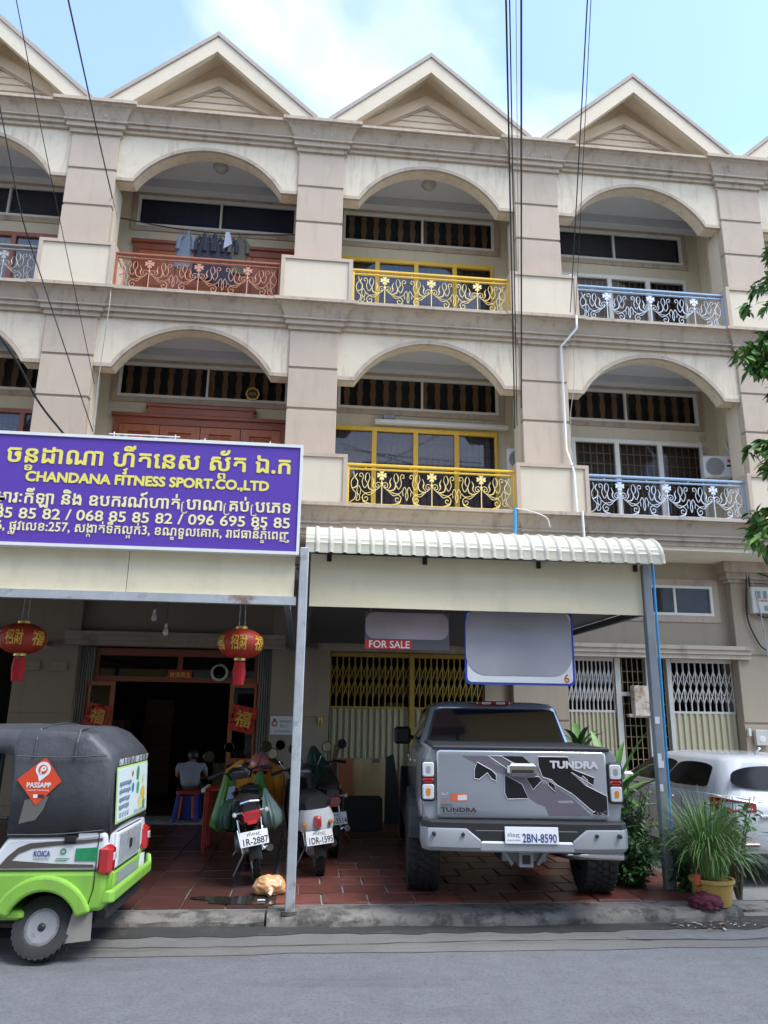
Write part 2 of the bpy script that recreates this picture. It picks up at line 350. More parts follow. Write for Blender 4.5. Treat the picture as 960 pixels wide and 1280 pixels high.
def stain_blob(name, x, y, rx_, ry_, seed, m, z):
    r_ = random.Random(seed); p1, p2 = r_.uniform(0, 6), r_.uniform(0, 6); P = []
    for i in range(36): a = 2*math.pi*i/36; q = 1+.22*math.sin(2*a+p1)+.14*math.sin(5*a+p2)+r_.uniform(-.07, .07); P.append((x+rx_*q*math.cos(a), y+ry_*q*math.sin(a), z))
    b_ = MB(); b_.add(P, [tuple(range(36))]); return tag(b_.build(name, M[m]), kind='structure')
stain_blob('road_patch', 7.9, -5.55, .7, .14, 3, 'patch', .0092)
# ================================================================ the row of shophouses
BAY = 4.2; PW = .433
FLOORS = (5.15, 8.89)                       # balcony base heights; storey 3.74
def cprof(z0, z1):
    """cornice profile from top to bottom: (projection 0..1, z)"""
    h = z1-z0; P = [(0, z1), (1.0, z1), (1.0, z1-.12*h), (.86, z1-.125*h), (.86, z1-.16*h)]
    for i in range(1, 8):
        t = i/7; P.append((.82-.46*(t**.7), z1-.17*h-.40*h*t + .04*h*math.sin(math.pi*t)))
    P += [(.44, z1-.59*h), (.44, z1-.66*h), (.30, z1-.665*h), (.30, z1-.83*h), (.12, z1-.835*h), (.12, z0), (0, z0)]
    return P
def cornice_bay(z0, z1, e):
    b = MB(); P = cprof(z0, z1)
    b.loft([[(x, .03-p*e if p else .30, z) for p, z in P] for x in (PW-.05, BAY-PW+.05)]); return b.mesh('cornice', M['cornice'])
def cornice_res(z0, z1, e):
    """cornice breaking forward round the pilaster"""
    b = MB(); rings = []
    for p, z in cprof(z0, z1):
        q = p*e + .004
        rings.append([(-PW-q, .28, z), (-PW-q, -q, z), (PW+q, -q, z), (PW+q, .28, z)])
    b.loft(rings, caps=True); return b.mesh('cornice_break', M['ressaut'])
def arch_pts(zs, n=28):
    a0, a1, rise = .745, BAY-.745, .80; hw = (a1-a0)/2; r = (hw*hw+rise*rise)/(2*rise); cz = zs+rise-r; th = math.asin(hw/r)
    return [(2.1 + r*math.sin(-th+2*th*i/n), cz + r*math.cos(-th+2*th*i/n)) for i in range(n+1)]
def arch_wall(zs, zt):
    L_ = [(PW-.03, zs)] + arch_pts(zs) + [(BAY-PW+.03, zs)]; b = MB(); y0, y1 = .05, .34; n = len(L_)
    vs = [(x, y0, z) for x, z in L_] + [(x, y0, zt) for x, z in L_] + [(x, y1, z) for x, z in L_] + [(x, y1, zt) for x, z in L_]; fs = []
    for i in range(n-1):
        fs += [(i, i+1, n+i+1, n+i), (2*n+i+1, 2*n+i, 3*n+i, 3*n+i+1), (i+1, i, 2*n+i, 2*n+i+1)]
    b.add(vs, fs); return b.mesh('arch_wall', M['cream'], smooth=25)
def arch_trim(zs):
    L_ = [(PW+.004, zs)] + arch_pts(zs) + [(BAY-PW-.004, zs)]; b = MB(); rings = []
    for i, (x, z) in enumerate(L_):
        a = Vector(L_[max(i-1, 0)]); c = Vector(L_[min(i+1, len(L_)-1)]); t = (c-a).normalized(); nx, nz = -t.y, t.x
        if nz < 0: nx, nz = -nx, -nz
        q = lambda o, y: (x+nx*o, y, z+nz*o)
        rings.append([q(-.012, .09), q(-.012, .026), q(.022, .026), q(.026, .038), q(.062, .038), q(.066, .09)])
    b.loft(rings); return b.mesh('arch_trim', M['cornice'], smooth=25)
def pedestal():
    b = MB(); b.box(-.63, .63, -.2, .5, 0, .80); return b.mesh('pedestal', M['cream_clean'])
def pedestal_frame():
    b = MB(); y0, y1 = -.226, -.2; b.box(-.645, .645, -.228, .49, .80, .86)
    for x in (-.645, .575): b.box(x, x+.07, y0, y1, .0, .80)
    for x in (-.645, .632): b.box(x, x+.013, -.2, -.12, 0, .80); b.box(x, x+.013, -.12, .40, .73, .80)
    return b.mesh('frame', M['taupe'])
def spiral(cx, cz, r, a0, turns, n=16, k=.12):
    out = []
    for i in range(n+1):
        t = i/n; a = a0 + turns*2*math.pi*t; rr = r*(1-t*(1-k)); out.append((cx+rr*math.cos(a), 0, cz+rr*math.sin(a)))
    return out
def flower():
    b = MB()
    for a in (0, 90, 180, 270):
        ca, sa = math.cos(R(a)), math.sin(R(a)); pts = [(-.012, .012), (-.040, .062), (-.034, .082), (0, .070), (.034, .082), (.040, .062), (.012, .012)]
        b.prism([(x*ca-y*sa, .555+x*sa+y*ca) for x, y in pts], 'y', -.007, .007)
    b.tube([(0, 0, .03), (0, 0, .55)], .009, 6); b.lathe([(.002, -.012), (.02, -.012), (.02, .012), (.002, .012)], (0, 0, .555), 'y', 8); b.lathe([(.008, .36), (.02, .385), (.02, .405), (.008, .43)], n=6)
    return b
def scroll(s):
    """one vine of a railing panel; s mirrors it"""
    b = MB(); T = lambda P, r: b.tube([(s*p[0], p[1]*1.0, p[2]) for p in P], r, 5, flat=.8)
    def tp(P, a, c): n = len(P); return [a+(c-a)*abs(2*i/(n-1)-1) for i in range(n)]
    m = bez([(0, 0, .40), (.05, 0, .33), (.125, 0, .285), (.21, 0, .31), (.235, 0, .40), (.205, 0, .50), (.22, 0, .585)], 6); T(m, tp(m, .013, .005))
    h = bez([(0, 0, .40), (.055, 0, .43), (.10, 0, .40), (.095, 0, .345), (.055, 0, .345), (.05, 0, .375), (.07, 0, .385)], 6); T(h, .0075)
    h = bez([(.10, 0, .30), (.15, 0, .37), (.135, 0, .44), (.165, 0, .52)], 6); T(h, tp(h, .015, .004))
    w = bez([(.125, 0, .285), (.20, 0, .245), (.29, 0, .235), (.35, 0, .28), (.365, 0, .20)], 6)
    T(w, .0075)
    w = bez([(.10, 0, .29), (.20, 0, .20), (.28, 0, .22), (.33, 0, .16), (.30, 0, .095), (.245, 0, .10), (.235, 0, .15), (.27, 0, .165), (.285, 0, .14)], 6); T(w, .008)
    w = bez([(.33, 0, .16), (.30, 0, .075), (.20, 0, .05)], 6); T(w, tp(w, .014, .005))
    w = bez([(.235, 0, .40), (.29, 0, .32), (.335, 0, .42), (.315, 0, .52), (.335, 0, .575), (.375, 0, .57), (.375, 0, .52), (.345, 0, .52)], 6); T(w, .008)
    w = bez([(.235, 0, .40), (.28, 0, .47), (.27, 0, .56), (.235, 0, .60)], 6); T(w, tp(w, .012, .004))
    w = bez([(.35, 0, .28), (.39, 0, .36), (.42, 0, .30), (.41, 0, .20), (.43, 0, .12)], 6); T(w, .0075)
    return b
def end_scroll(s):
    b = MB(); T = lambda P, r: b.tube([(s*p[0], 0, p[2]) for p in P], r, 5, flat=.8)
    T(bez([(0, 0, .06), (.08, 0, .12), (.10, 0, .22), (.04, 0, .30), (.02, 0, .42), (.07, 0, .52), (.05, 0, .60)], 6), .0085); T(bez([(.04, 0, .30), (.11, 0, .34), (.13, 0, .43), (.09, 0, .50), (.12, 0, .57)], 6), .012); T(bez([(.10, 0, .22), (.15, 0, .20), (.17, 0, .13), (.13, 0, .09), (.10, 0, .12)], 6), .0075)
    return b
def rail_bars():
    b = MB(); x0, x1 = .64, BAY-.64
    b.cbox(x0, x1, -.135, -.065, .70, .745, .01); b.cbox(x0, x1, -.12, -.08, .635, .665, .006); b.cbox(x0, x1, -.118, -.082, .02, .045, .006)
    for x in (x0, x1-.045): b.cbox(x, x+.045, -.122, -.078, .0, .70, .006)
    for k in range(4): xx = .95+k*.77; b.box(xx, xx+.03, -.11, -.09, .665, .70)
    for k in range(5): xx = .8+k*.65; b.box(xx, xx+.025, -.11, -.09, -.01, .02)
    return b
def railing(root, z, mbar, mscr):
    r = put('railing', cached('bars'+mbar, lambda: rail_bars().mesh('railing', M[mbar])), root, loc=(0, 0, z))
    for k in range(3):
        x = 2.1+(k-1)*.86
        put('flower', cached('fl'+mscr, lambda: flower().mesh('flower', M[mscr])), r, loc=(x, -.1, .0))
        for s in (-1, 1): put('scroll', cached('sc%d' % s+mscr, lambda: scroll(s).mesh('scroll', M[mscr], smooth=60)), r, loc=(x, -.1, .0))
    for s, x in ((1, .70), (-1, BAY-.70)): put('end_scroll', cached('es%d' % s+mscr, lambda: end_scroll(s).mesh('end_scroll', M[mscr], smooth=60)), r, loc=(x, -.1, 0))
    return r
def frame_rect(b, x0, x1, z0, z1, w, y0, y1, mi=0):
    b.box(x0, x1, y0, y1, z1-w, z1, mi); b.box(x0, x1, y0, y1, z0, z0+w, mi); b.box(x0, x0+w, y0, y1, z0+w, z1-w, mi); b.box(x1-w, x1, y0, y1, z0+w, z1-w, mi)
def holed(b, x0, x1, z0, z1, y0, y1, holes, mi=0):
    """wall slab with rectangular holes, cut on a grid"""
    xs = sorted({x0, x1, *[h[0] for h in holes], *[h[1] for h in holes]}); zs = sorted({z0, z1, *[h[2] for h in holes], *[h[3] for h in holes]})
    for i in range(len(xs)-1):
        run = None
        for j in range(len(zs)):
            solid = j < len(zs)-1 and not any(h[0] <= xs[i]+1e-6 and xs[i+1] <= h[1]+1e-6 and h[2] <= zs[j]+1e-6 and zs[j+1] <= h[3]+1e-6 for h in holes)
            if solid and run is None: run = zs[j]
            if not solid and run is not None: b.box(xs[i], xs[i+1], y0, y1, run, zs[j], mi); run = None
M['transdark'] = mat('dark_transom', (.032, .024, .022), .8, var=.3, vscale=4)
YB = 1.5                                     # balcony back wall
def transom(root, z, style, fm, x0=.5, x1=3.72, z0=2.42, z1=3.13):
    """high window: frame, mullion, balusters behind a pane"""
    b = MB(); y0 = YB-.035; frame_rect(b, x0, x1, z+z0, z+z1, .05, y0, YB+.05); xm = x0+(x1-x0)*.52; b.box(xm-.02, xm+.02, y0+.004, YB+.05, z+z0+.05, z+z1-.05)
    b2 = MB(); frame_rect(b2, x0-.11, x1+.11, z+z0-.11, z+z1+.11, .107, YB-.03, YB+.02)
    t = b.build('transom_window', M[fm], root); b2.build('surround', M['cornice'], t)
    MB().box(x0+.04, x1-.04, YB+.13, YB+.15, z+z0, z+z1).build('backing', M['navyblind' if style == 'navy' else 'darkblue' if style == 'plain' else 'transdark'], t)
    if style == 'bal':
        def bl():
            q = MB(); prof = [(-.5, .060), (-.40, .060), (-.36, .038), (-.2, .045), (0, .062), (.2, .045), (.36, .038), (.40, .060), (.5, .060)]; h = z1-z0-.1
            q.prism([(w, zz*h) for zz, w in prof] + [(-w, zz*h) for zz, w in reversed(prof)], 'y', -.03, .03); return q.mesh('baluster', M['baluster'])
        me = cached('balu', bl); n = 12
        for k in range(n):
            put('baluster', me, t, loc=(x0+.05+(x1-x0-.1)*(k+.5)/n, YB+.095, z+(z0+z1)/2))
    for a, c in ((x0+.05, xm-.02), (xm+.02, x1-.05)): MB().box(a, c, YB+.022, YB+.03, z+z0+.05, z+z1-.05).build('pane', M['clearglass'], t)
    return t
def wood_door(root, z, stepped):
    x0, x1, z1 = .50, 3.72, 2.06; b = MB(); y0 = YB-.06
    b.box(x0, x1, y0, YB+.04, z+1.86, z+z1-.06); b.box(x0-.04, x1+.04, y0-.05, YB+.03, z+z1-.06, z+z1)
    if stepped: b.box(x0+.62, x1-.62, y0-.06, YB+.02, z+z1+.001, z+z1+.13); b.box(x0+.58, x1-.58, y0-.09, YB+.01, z+z1+.13, z+z1+.18)
    for x in (x0, x1-.1): b.box(x, x+.1, y0+.002, YB+.04, z, z+1.86)
    d = b.build('door', M['wooddark'], root)
    n = 4; w = (x1-x0-.2)/n
    for k in range(n):
        q = MB(); a = x0+.1+k*w+.006; c = a+w-.012
        holed(q, a, c, z+.01, z+1.855, YB-.035, YB+.03, [(a+.16, c-.16, z+1.0, z+1.72), (a+.16, c-.16, z+.15, z+.85)])
        for zz0, zz1 in ((1.0, 1.72), (.15, .85)):
            q.box(a+.16, c-.16, YB+.005, YB+.025, z+zz0, z+zz1); q.loft([[(a+.20, YB+.0045, z+zz0+.04), (c-.20, YB+.0045, z+zz0+.04), (c-.20, YB+.0045, z+zz1-.04), (a+.20, YB+.0045, z+zz1-.04)], [(a+.25, YB-.02, z+zz0+.09), (c-.25, YB-.02, z+zz0+.09), (c-.25, YB-.02, z+zz1-.09), (a+.25, YB-.02, z+zz1-.09)]])
        q.build('door_leaf', M['wood'], d)
    return d
def glazed_door(root, z, fm, x0, x1, z1, n, behind, grille, first=0):
    b = MB(); y0 = YB-.05; b.box(x0, x1, y0, YB+.05, z+z1-.08, z+z1)
    w = (x1-x0)/n
    for k in range(n+1): xx = x0+k*w; b.box(max(xx-.045, x0), min(xx+.045, x1), y0+.003, YB+.05, z, z+z1-.08)
    d = b.build('door', M[fm], root)
    MB().box(x0, x1, YB+.14, YB+.16, z, z+z1).build('pane_backing', M[behind], d)  # brown curtain behind white frames; elsewhere lavender paints the panes' reflection
    for k in range(n):
        a, c = x0+k*w+.046, x0+(k+1)*w-.046
        MB().box(a, c, YB+.0, YB+.008, z+.02, z+z1-.081).build('pane', M['clearglass' if fm == 'whiteframe' else 'glass'], d)
        g = MB(); nb = 6
        for j in range(nb): xx = a+(c-a)*(j+.5)/nb; g.box(xx-.008, xx+.008, YB+.05, YB+.066, z+.02, z+z1-.081)
        for zz in (z1-.28, z1-.5, 1.1, .5): g.box(a, c, YB+.067, YB+.077, z+zz, z+zz+.016)
        g.build('grille', M[grille], d)
    return d
def gable(root):
    ap, ez, hx = 14.63, 12.90, 1.94; sl = (ap-ez)/hx; y0 = -.15
    g = MB()                                                     # roof slab
    g.prism([(2.1, ap), (2.1-hx-.06, ez-.05), (2.1-hx-.06, ez-.15), (2.1, ap-.10), (2.1+hx+.06, ez-.15), (2.1+hx+.06, ez-.05)], 'y', y0-.03, 7.0)
    roof = g.build('gable_roof', M['rooftile'], root)
    g = MB(); t, q = ap-.10, .36
    g.prism([(2.1, t-.003), (2.1-hx, t-.003-sl*hx), (2.1-hx, t-sl*hx-q), (2.1, t-q), (2.1+hx, t-sl*hx-q), (2.1+hx, t-.003-sl*hx)], 'y', y0, y0+.10); g.build('fascia_board', M['cream_clean'], roof)
    g = MB(); g.prism([(2.1, t-.004), (2.1-hx, t-.004-sl*hx), (2.1-hx, t-sl*hx-.06), (2.1, t-.06), (2.1+hx, t-sl*hx-.06), (2.1+hx, t-.004-sl*hx)], 'y', y0+.101, 6.9); g.build('soffit', M['soffit'], roof)
    YT = .42; ta = t-.064
    g = MB(); g.prism([(2.1, ta), (2.1-hx+.02, ta-sl*(hx-.02)), (2.1-hx+.02, 12.3), (2.1+hx-.02, 12.3), (2.1+hx-.02, ta-sl*(hx-.02))], 'y', YT+.03, YT+.2); g.build('gable_wall', M['sidecream'], roof)
    # raking band and the framed triangle of boards
    A = 14.10; sb = .60; ib = 13.80
    def rk(a, wdt, y0_, y1_, mt, nm):
        h = MB(); xx = (a-12.75)/sb
        h.prism([(2.1, a), (2.1-xx, 12.75), (2.1-xx+wdt/sb, 12.75), (2.1, a-wdt), (2.1+xx-wdt/sb, 12.75), (2.1+xx, 12.75)], 'y', y0_, y1_); h.build(nm, M[mt], roof)
    rk(A, .24, YT-.05, YT+.03, 'sidecream', 'raking_band'); rk(ib+.06, .06, YT-.03, YT+.028, 'cornice', 'raking_trim')
    zb = ib
    for k in range(6):
        z1 = ib-.02-k*.155; z0 = z1-.145; w1 = max(0.0, (ib-z1)/sb); w0 = (ib-z0)/sb
        h = MB(); h.loft([[(2.1-w0, YT-.02, z0), (2.1+w0, YT-.02, z0), (2.1+w0, YT+.029, z0), (2.1-w0, YT+.029, z0)], [(2.1-w1, YT+.012, z1), (2.1+w1, YT+.012, z1), (2.1+w1, YT+.029, z1), (2.1-w1, YT+.029, z1)]]); h.build('siding_board', M['sidecream'], roof)
    # parapet upstand behind the cornice and valley block over the pilaster
    h = MB(); h.box(PW+.3, BAY-PW-.3, .06, .3, 12.6, 12.74); h.build('parapet', M['ressaut'], root)
    h = MB(); h.box(-.52, .52, -.10, .4, 12.705, 12.83); h.build('valley_block', M['ressaut'], root)
M['sidecream'] = mat('siding_paint', (.74, .61, .45), .75, var=.06, vscale=3, rand=.03)
def shophouse(k, label, rails, doors, trans, ground):
    root = thing('shophouse', label, 'house', loc=(k*BAY, 0, 0), group='shophouses in the terrace')
    # storeys
    for fi, z in enumerate(FLOORS):
        put('cornice', cached('cb%d' % fi, lambda: cornice_bay(z-.46, z-.002, .29)), root)
        put('cornice_break', cached('cr%d' % fi, lambda: cornice_res(z-.50, z-.002, .29)), root)
        p = put('pedestal', cached('ped', pedestal), root, loc=(0, 0, z)); put('frame', cached('pedf', pedestal_frame), p)
        zt = z+3.24
        def core(): b = MB(); b.box(-PW+.02, PW-.02, .022, .5, z, z+3.4); return b.mesh('pilaster', M['taupe_core'])
        pl = put('pilaster', cached('core%d' % fi, core), root)
        for (a, c) in ((2.53, 3.22), (1.76, 2.485), (.862, 1.715)):
            def blk(): b = MB(); b.cbox(-PW, PW, 0, .16, 0, c-a, .008); return b.mesh('block', M['taupe'])
            put('block', cached('blk%.2f' % a, blk), pl, loc=(0, 0, z+a))
        def jamb():
            b = MB()
            for x in (-PW-.006, PW-.144): b.box(x, x+.15, .165, .56, z+.3, z+2.36)
            return b.mesh('pilaster_return', M['cream_clean'])
        put('pilaster_return', cached('jamb%d' % fi, jamb), root)
        def band(): b = MB(); b.box(-PW-.02, PW+.02, .012, .3, z+3.225, z+3.44); return b.mesh('cream_band', M['cream'])
        put('cream_band', cached('band%d' % fi, band), root)
        put('arch_wall', cached('aw%d' % fi, lambda: arch_wall(z+2.35, z+3.36)), root); put('arch_trim', cached('at%d' % fi, lambda: arch_trim(z+2.35)), root)
        # balcony: floor, ceiling, party walls
        b = MB(); b.box(0, BAY, .03, YB+.2, z-.34, z-.02); b.build('balcony_floor', M['soffit'], root)
        zc_ = z+(3.37 if fi == 0 else 3.40); b = MB(); b.box(.1, BAY-.1, .345, YB-.001, zc_, zc_+.02); b.box(.1, BAY-.1, YB-.22, YB-.002, z+3.2, zc_-.001); b.build('balcony_ceiling', M['ceiling'], root)
        b = MB(); b.box(-.1, .1, .5, YB, z-.02, z+3.5); b.build('party_wall', M['backwall'], root)
        # back wall with openings
        x0d, x1d, zd = {'wood': (.55, 3.67, 1.98), 'yellow': (.42, 3.67, 2.04), 'white': (.42, 3.73, 2.04), 'redglass': (.42, 3.7, 2.04)}[doors[fi]]
        b = MB(); holed(b, .0, BAY, z-.02, z+3.5, YB, YB+.12, [(.5, 3.72, z+2.42, z+3.13), (x0d, x1d, z-.02, z+zd)]); b.build('back_wall', M['backwall'], root)
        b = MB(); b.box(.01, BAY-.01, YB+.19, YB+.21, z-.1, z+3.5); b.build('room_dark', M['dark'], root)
        transom(root, z, trans[fi], 'whiteframe')
        d = doors[fi]
        if d == 'wood': wood_door(root, z, fi == 0)
        elif d == 'yellow': glazed_door(root, z, 'yellow', .42, 3.67, 2.04, 4, 'lavender', 'grille')
        elif d == 'white': glazed_door(root, z, 'whiteframe', .12 if fi == 0 else .30, 3.73, 2.04, 4, 'pane_backing', 'grilleol')
        else: glazed_door(root, z, 'wooddark', .42, 3.7, 2.04, 5, 'lavender', 'grille')
        railing(root, z, *rails[fi])
    put('cornice', cached('cbt', lambda: cornice_bay(12.24, 12.66, .30)), root); put('cornice_break', cached('crt', lambda: cornice_res(12.15, 12.70, .31)), root)
    gable(root)
    b = MB(); b.box(0, BAY, .35, 7, 12.33, 12.38); b.build('roof_slab', M['soffit'], root)
    # ground storey
    b = MB(); b.box(0, BAY, .05, 1.3, 4.62, 4.70); b.build('porch_soffit', M['soffit'], root)
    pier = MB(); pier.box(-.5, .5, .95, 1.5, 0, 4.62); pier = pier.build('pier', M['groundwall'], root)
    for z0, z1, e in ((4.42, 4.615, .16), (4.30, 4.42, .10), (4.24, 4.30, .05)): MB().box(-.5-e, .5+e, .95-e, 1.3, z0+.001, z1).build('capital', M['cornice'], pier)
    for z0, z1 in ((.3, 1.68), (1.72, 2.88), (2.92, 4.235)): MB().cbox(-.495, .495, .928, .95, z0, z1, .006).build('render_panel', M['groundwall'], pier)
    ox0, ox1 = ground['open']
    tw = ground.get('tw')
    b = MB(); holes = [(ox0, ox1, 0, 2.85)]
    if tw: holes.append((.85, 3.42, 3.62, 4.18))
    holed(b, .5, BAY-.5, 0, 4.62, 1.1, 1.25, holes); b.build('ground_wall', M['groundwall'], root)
    if tw:
        f = MB(); frame_rect(f, .85, 3.42, 3.62, 4.18, .05, 1.07, 1.16); f.box(2.66, 2.70, 1.075, 1.16, 3.67, 4.13); f.box(1.75, 1.79, 1.075, 1.16, 3.67, 4.13); f = f.build('transom_window', M['whiteframe'], root)
        MB().box(.9, 3.37, 1.16, 1.18, 3.63, 4.17).build('backing', M['pane_backing'], f); MB().box(.9, 3.37, 1.11, 1.118, 3.67, 4.13).build('pane', M['clearglass'], f)
        s = MB(); frame_rect(s, .73, 3.54, 3.50, 4.30, .118, 1.075, 1.13); s.build('surround', M['cornice'], f)
    hd = MB()
    for z0, z1, e in ((2.98, 3.05, .22), (2.90, 2.98, .16), (2.82, 2.90, .10)): hd.box(max(.28, ox0-.22), min(BAY-.28, ox1+.25), .90-e*.5, 1.1, z0+.001, z1)
    hd.build('door_header', M['cornice'], root)
    # dark room behind
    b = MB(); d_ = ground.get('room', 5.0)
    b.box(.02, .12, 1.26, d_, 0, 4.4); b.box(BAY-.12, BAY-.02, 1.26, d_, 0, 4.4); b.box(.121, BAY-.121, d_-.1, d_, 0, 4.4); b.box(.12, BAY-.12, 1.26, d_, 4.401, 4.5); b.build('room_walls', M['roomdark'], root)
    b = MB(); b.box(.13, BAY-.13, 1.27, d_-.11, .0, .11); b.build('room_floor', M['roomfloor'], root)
    return root
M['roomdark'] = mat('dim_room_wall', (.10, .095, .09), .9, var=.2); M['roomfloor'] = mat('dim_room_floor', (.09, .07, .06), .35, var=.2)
HOUSES = {}
HOUSES[-1] = shophouse(-1, 'shophouse cut off at the left edge, grey scroll railing and red wooden windows', (('greyrail', 'greylight'),)*2, ('redglass', 'redglass'), ('bal', 'plain'), dict(open=(.5, 3.7)))
HOUSES[0] = shophouse(0, 'shophouse with brown railing, wooden balcony doors and laundry, above the purple sign', (('brownmetal', 'brownlight'),)*2, ('wood', 'wood'), ('bal', 'navy'), dict(open=(.5, 3.7), room=7.0))
HOUSES[1] = shophouse(1, 'shophouse with yellow balcony railings and yellow doors, above the pickup', (('yellow', 'yellowlight'),)*2, ('yellow', 'yellow'), ('bal', 'bal'), dict(open=(.5, 3.24)))
HOUSES[2] = shophouse(2, 'shophouse with pale blue balcony railings and white doors, behind the white car', (('blue', 'bluelight'),)*2, ('white', 'white'), ('bal', 'plain'), dict(open=(.5, 3.7), tw=True))
HOUSES[3] = shophouse(3, 'shophouse cut off at the right edge, behind the leafy branch', (('blue', 'bluelight'),)*2, ('white', 'white'), ('bal', 'bal'), dict(open=(.5, 3.7), tw=True))
# ================================================================ ground-floor fronts
M['gatecream'] = mat('gate_sheet_paint', (.43, .385, .25), .6, var=.08, vscale=2, stain=(.33, .29, .2), samt=.5, speck=(.36, .3, .2), spamt=.3)
M['gateyellow'] = mat('gate_yellow_paint', (.36, .235, .035), .5, var=.15, vscale=6)
M['gatewhite'] = mat('gate_white_paint', (.48, .455, .41), .5, var=.1, vscale=6)
M['shutter'] = mat('shutter_grey', (.25, .24, .215), .5, var=.12, vscale=4)
M['steel'] = mat('galvanised_steel', (.42, .44, .455), .5, metal=.3, var=.22, vscale=6, bump=.15, speck=(.20, .10, .055), spamt=.8, spscale=2.1, stain=(.33, .34, .36), samt=.4)
M['steeldark'] = mat('weathered_post', (.25, .27, .29), .55, metal=.3, var=.2, vscale=5, speck=(.42, .43, .44), spamt=.5, spscale=3, stain=(.17, .17, .18), samt=.5)
M['rust'] = mat('rusty_plate', (.52, .46, .38), .7, var=.15, vscale=4, speck=(.24, .10, .045), spamt=.85, spscale=5, spth=(.46, .60), stain=(.30, .15, .08), samt=.5)
M['fascia'] = mat('fascia_sheet', (.74, .645, .44), .6, var=.06, vscale=1.3, stain=(.52, .47, .33), samt=.45, sscale=(1.2, 1.2, .5), bump=.08, bscale=8, speck=(.56, .5, .36), spamt=.25, spscale=1.6)
M['corr'] = mat('ribbed_roof_sheet', (.50, .48, .385), .5, var=.06, vscale=3, stain=(.40, .39, .32), samt=.45, sscale=(3, 3, 1))
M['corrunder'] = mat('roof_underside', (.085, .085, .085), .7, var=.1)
M['red'] = mat('red_paint', (.50, .03, .02), .45, var=.1)
M['gold'] = mat('gold_print', (.72, .44, .06), .4, var=.2, vscale=20)
M['black'] = mat('black_plastic', (.015, .015, .016), .42)
M['rubber'] = mat('tyre_rubber', (.022, .022, .023), .75, var=.25, vscale=9, bump=.3, bscale=60)
M['chrome'] = mat('chrome', (.78, .78, .8), .12, metal=1)
M['paper'] = mat('white_print', (.74, .74, .74), .5, var=.04)
M['ink'] = mat('dark_print', (.03, .03, .05), .6)

def scissor(root, x0, x1, y, z0, z1, mt, n, zp=1.88, sheet=True):
    """collapsible gate: upright bars, crossed lattice, ribbed sheet below"""
    fr = MB(); fr.box(x0, x1, y-.05, y+.06, z1, z1+.07); fr.box(x0, x1, y-.02, y+.04, zp-.02, zp+.02)
    gt = fr.build('gate', M[mt], root); w = (x1-x0)/n
    bm = cached('gbar'+mt+'%.2f' % (z1-zp), lambda: MB().box(-.010, .010, -.012, .012, zp, z1).mesh('bar', M[mt]))
    for k in range(n+1): put('bar', bm, gt, loc=(x0+k*w, y, 0))
    for tier, (a, c) in enumerate(((zp+.16, zp+.46), (z1-.42, z1-.12))):
        la = cached('glat%s%.3f%d' % (mt, w, tier), lambda: MB().prism([(-.009, a), (.009, a), (w+.009, c), (w-.009, c)], 'y', -.022, -.014).prism([(w-.009, a), (w+.009, a), (.009, c), (-.009, c)], 'y', .014, .022).mesh('lattice', M[mt]))
        for k in range(n): put('lattice', la, gt, loc=(x0+k*w, y, 0))
    if sheet:
        rb = cached('rib%.3f' % w, lambda: MB().prism([(0, .03), (w*.42, .03), (w*.5, 0), (w*.92, 0), (w, .03), (w, .036), (0, .036)], 'z', .12, zp-.021).mesh('sheet_rib', M['gatecream']))
        for k in range(n): put('sheet_rib', rb, gt, loc=(x0+k*w, y-.02, 0))
    return gt
H1 = HOUSES[1]; H2 = HOUSES[2]; H0 = HOUSES[0]
scissor(H1, .52, 1.90, 1.16, .12, 2.74, 'gateyellow', 13); scissor(H1, 1.98, 3.22, 1.16, .12, 2.74, 'gateyellow', 12)
MB().box(1.90, 1.98, 1.09, 1.24, .12, 2.81).build('gate_post', M['gateyellow'], H1)
scissor(H2, .56, 1.42, 1.16, .12, 2.76, 'gatewhite', 11); scissor(H2, 2.52, 3.68, 1.16, .12, 2.76, 'gatewhite', 10)
# door in the white gate: posts, grille
d = MB(); d.box(1.44, 1.54, 1.1, 1.22, .12, 2.83); d.box(2.02, 2.12, 1.1, 1.22, .12, 2.83); d.box(2.42, 2.50, 1.1, 1.22, .12, 2.83); d.box(1.54, 2.02, 1.11, 1.2, 2.15, 2.22); d = d.build('grille_door', M['gatewhite'], H2)
MB().cbox(1.60, 2.0, .96, 1.095, 1.78, 1.84, .01).build('bracket', M['rust'], d)
g = MB()
for k in range(5): g.box(1.58+k*.1, 1.592+k*.1, 1.15, 1.165, .14, 2.82)
for k in range(13): g.box(1.54, 2.02, 1.167, 1.178, .3+k*.19, .312+k*.19)
for k in range(3): g.box(2.18+k*.1, 2.192+k*.1, 1.15, 1.165, .14, 2.82)
for k in range(13): g.box(2.12, 2.42, 1.167, 1.178, .3+k*.19, .312+k*.19)
g.build('grille', M['grilleol'], d)
o = MB().cbox(10.08, 10.52, .90, 1.06, 1.80, 2.33, .012).build('meter_box', M['rust']); tag(o, 'small rust-streaked white metal box on the grille door behind the leaning post', 'metal box')
scissor(HOUSES[3], .55, 3.65, 1.16, .12, 2.76, 'gatewhite', 26)
scissor(HOUSES[-1], .55, 2.2, 1.16, .12, 2.74, 'gateyellow', 14)
# goods dimly seen behind the yellow gate
M['goods'] = mat('boxed_goods', (.20, .13, .09), .7, var=.4, vscale=6, rand=.3)
for k in range(6):
    h = .5+.35*((k*37) % 5)/5; o = MB().cbox(4.85+k*.42, 5.22+k*.42, 1.75, 2.3, .115, 1.2+h, .01).build('carton_pile', M['goods']); tag(o, ('first', 'second', 'third', 'fourth', 'fifth', 'sixth')[k]+' carton pile from the left, seen dimly behind the yellow gate', 'cartons', 'carton piles behind the yellow gate')

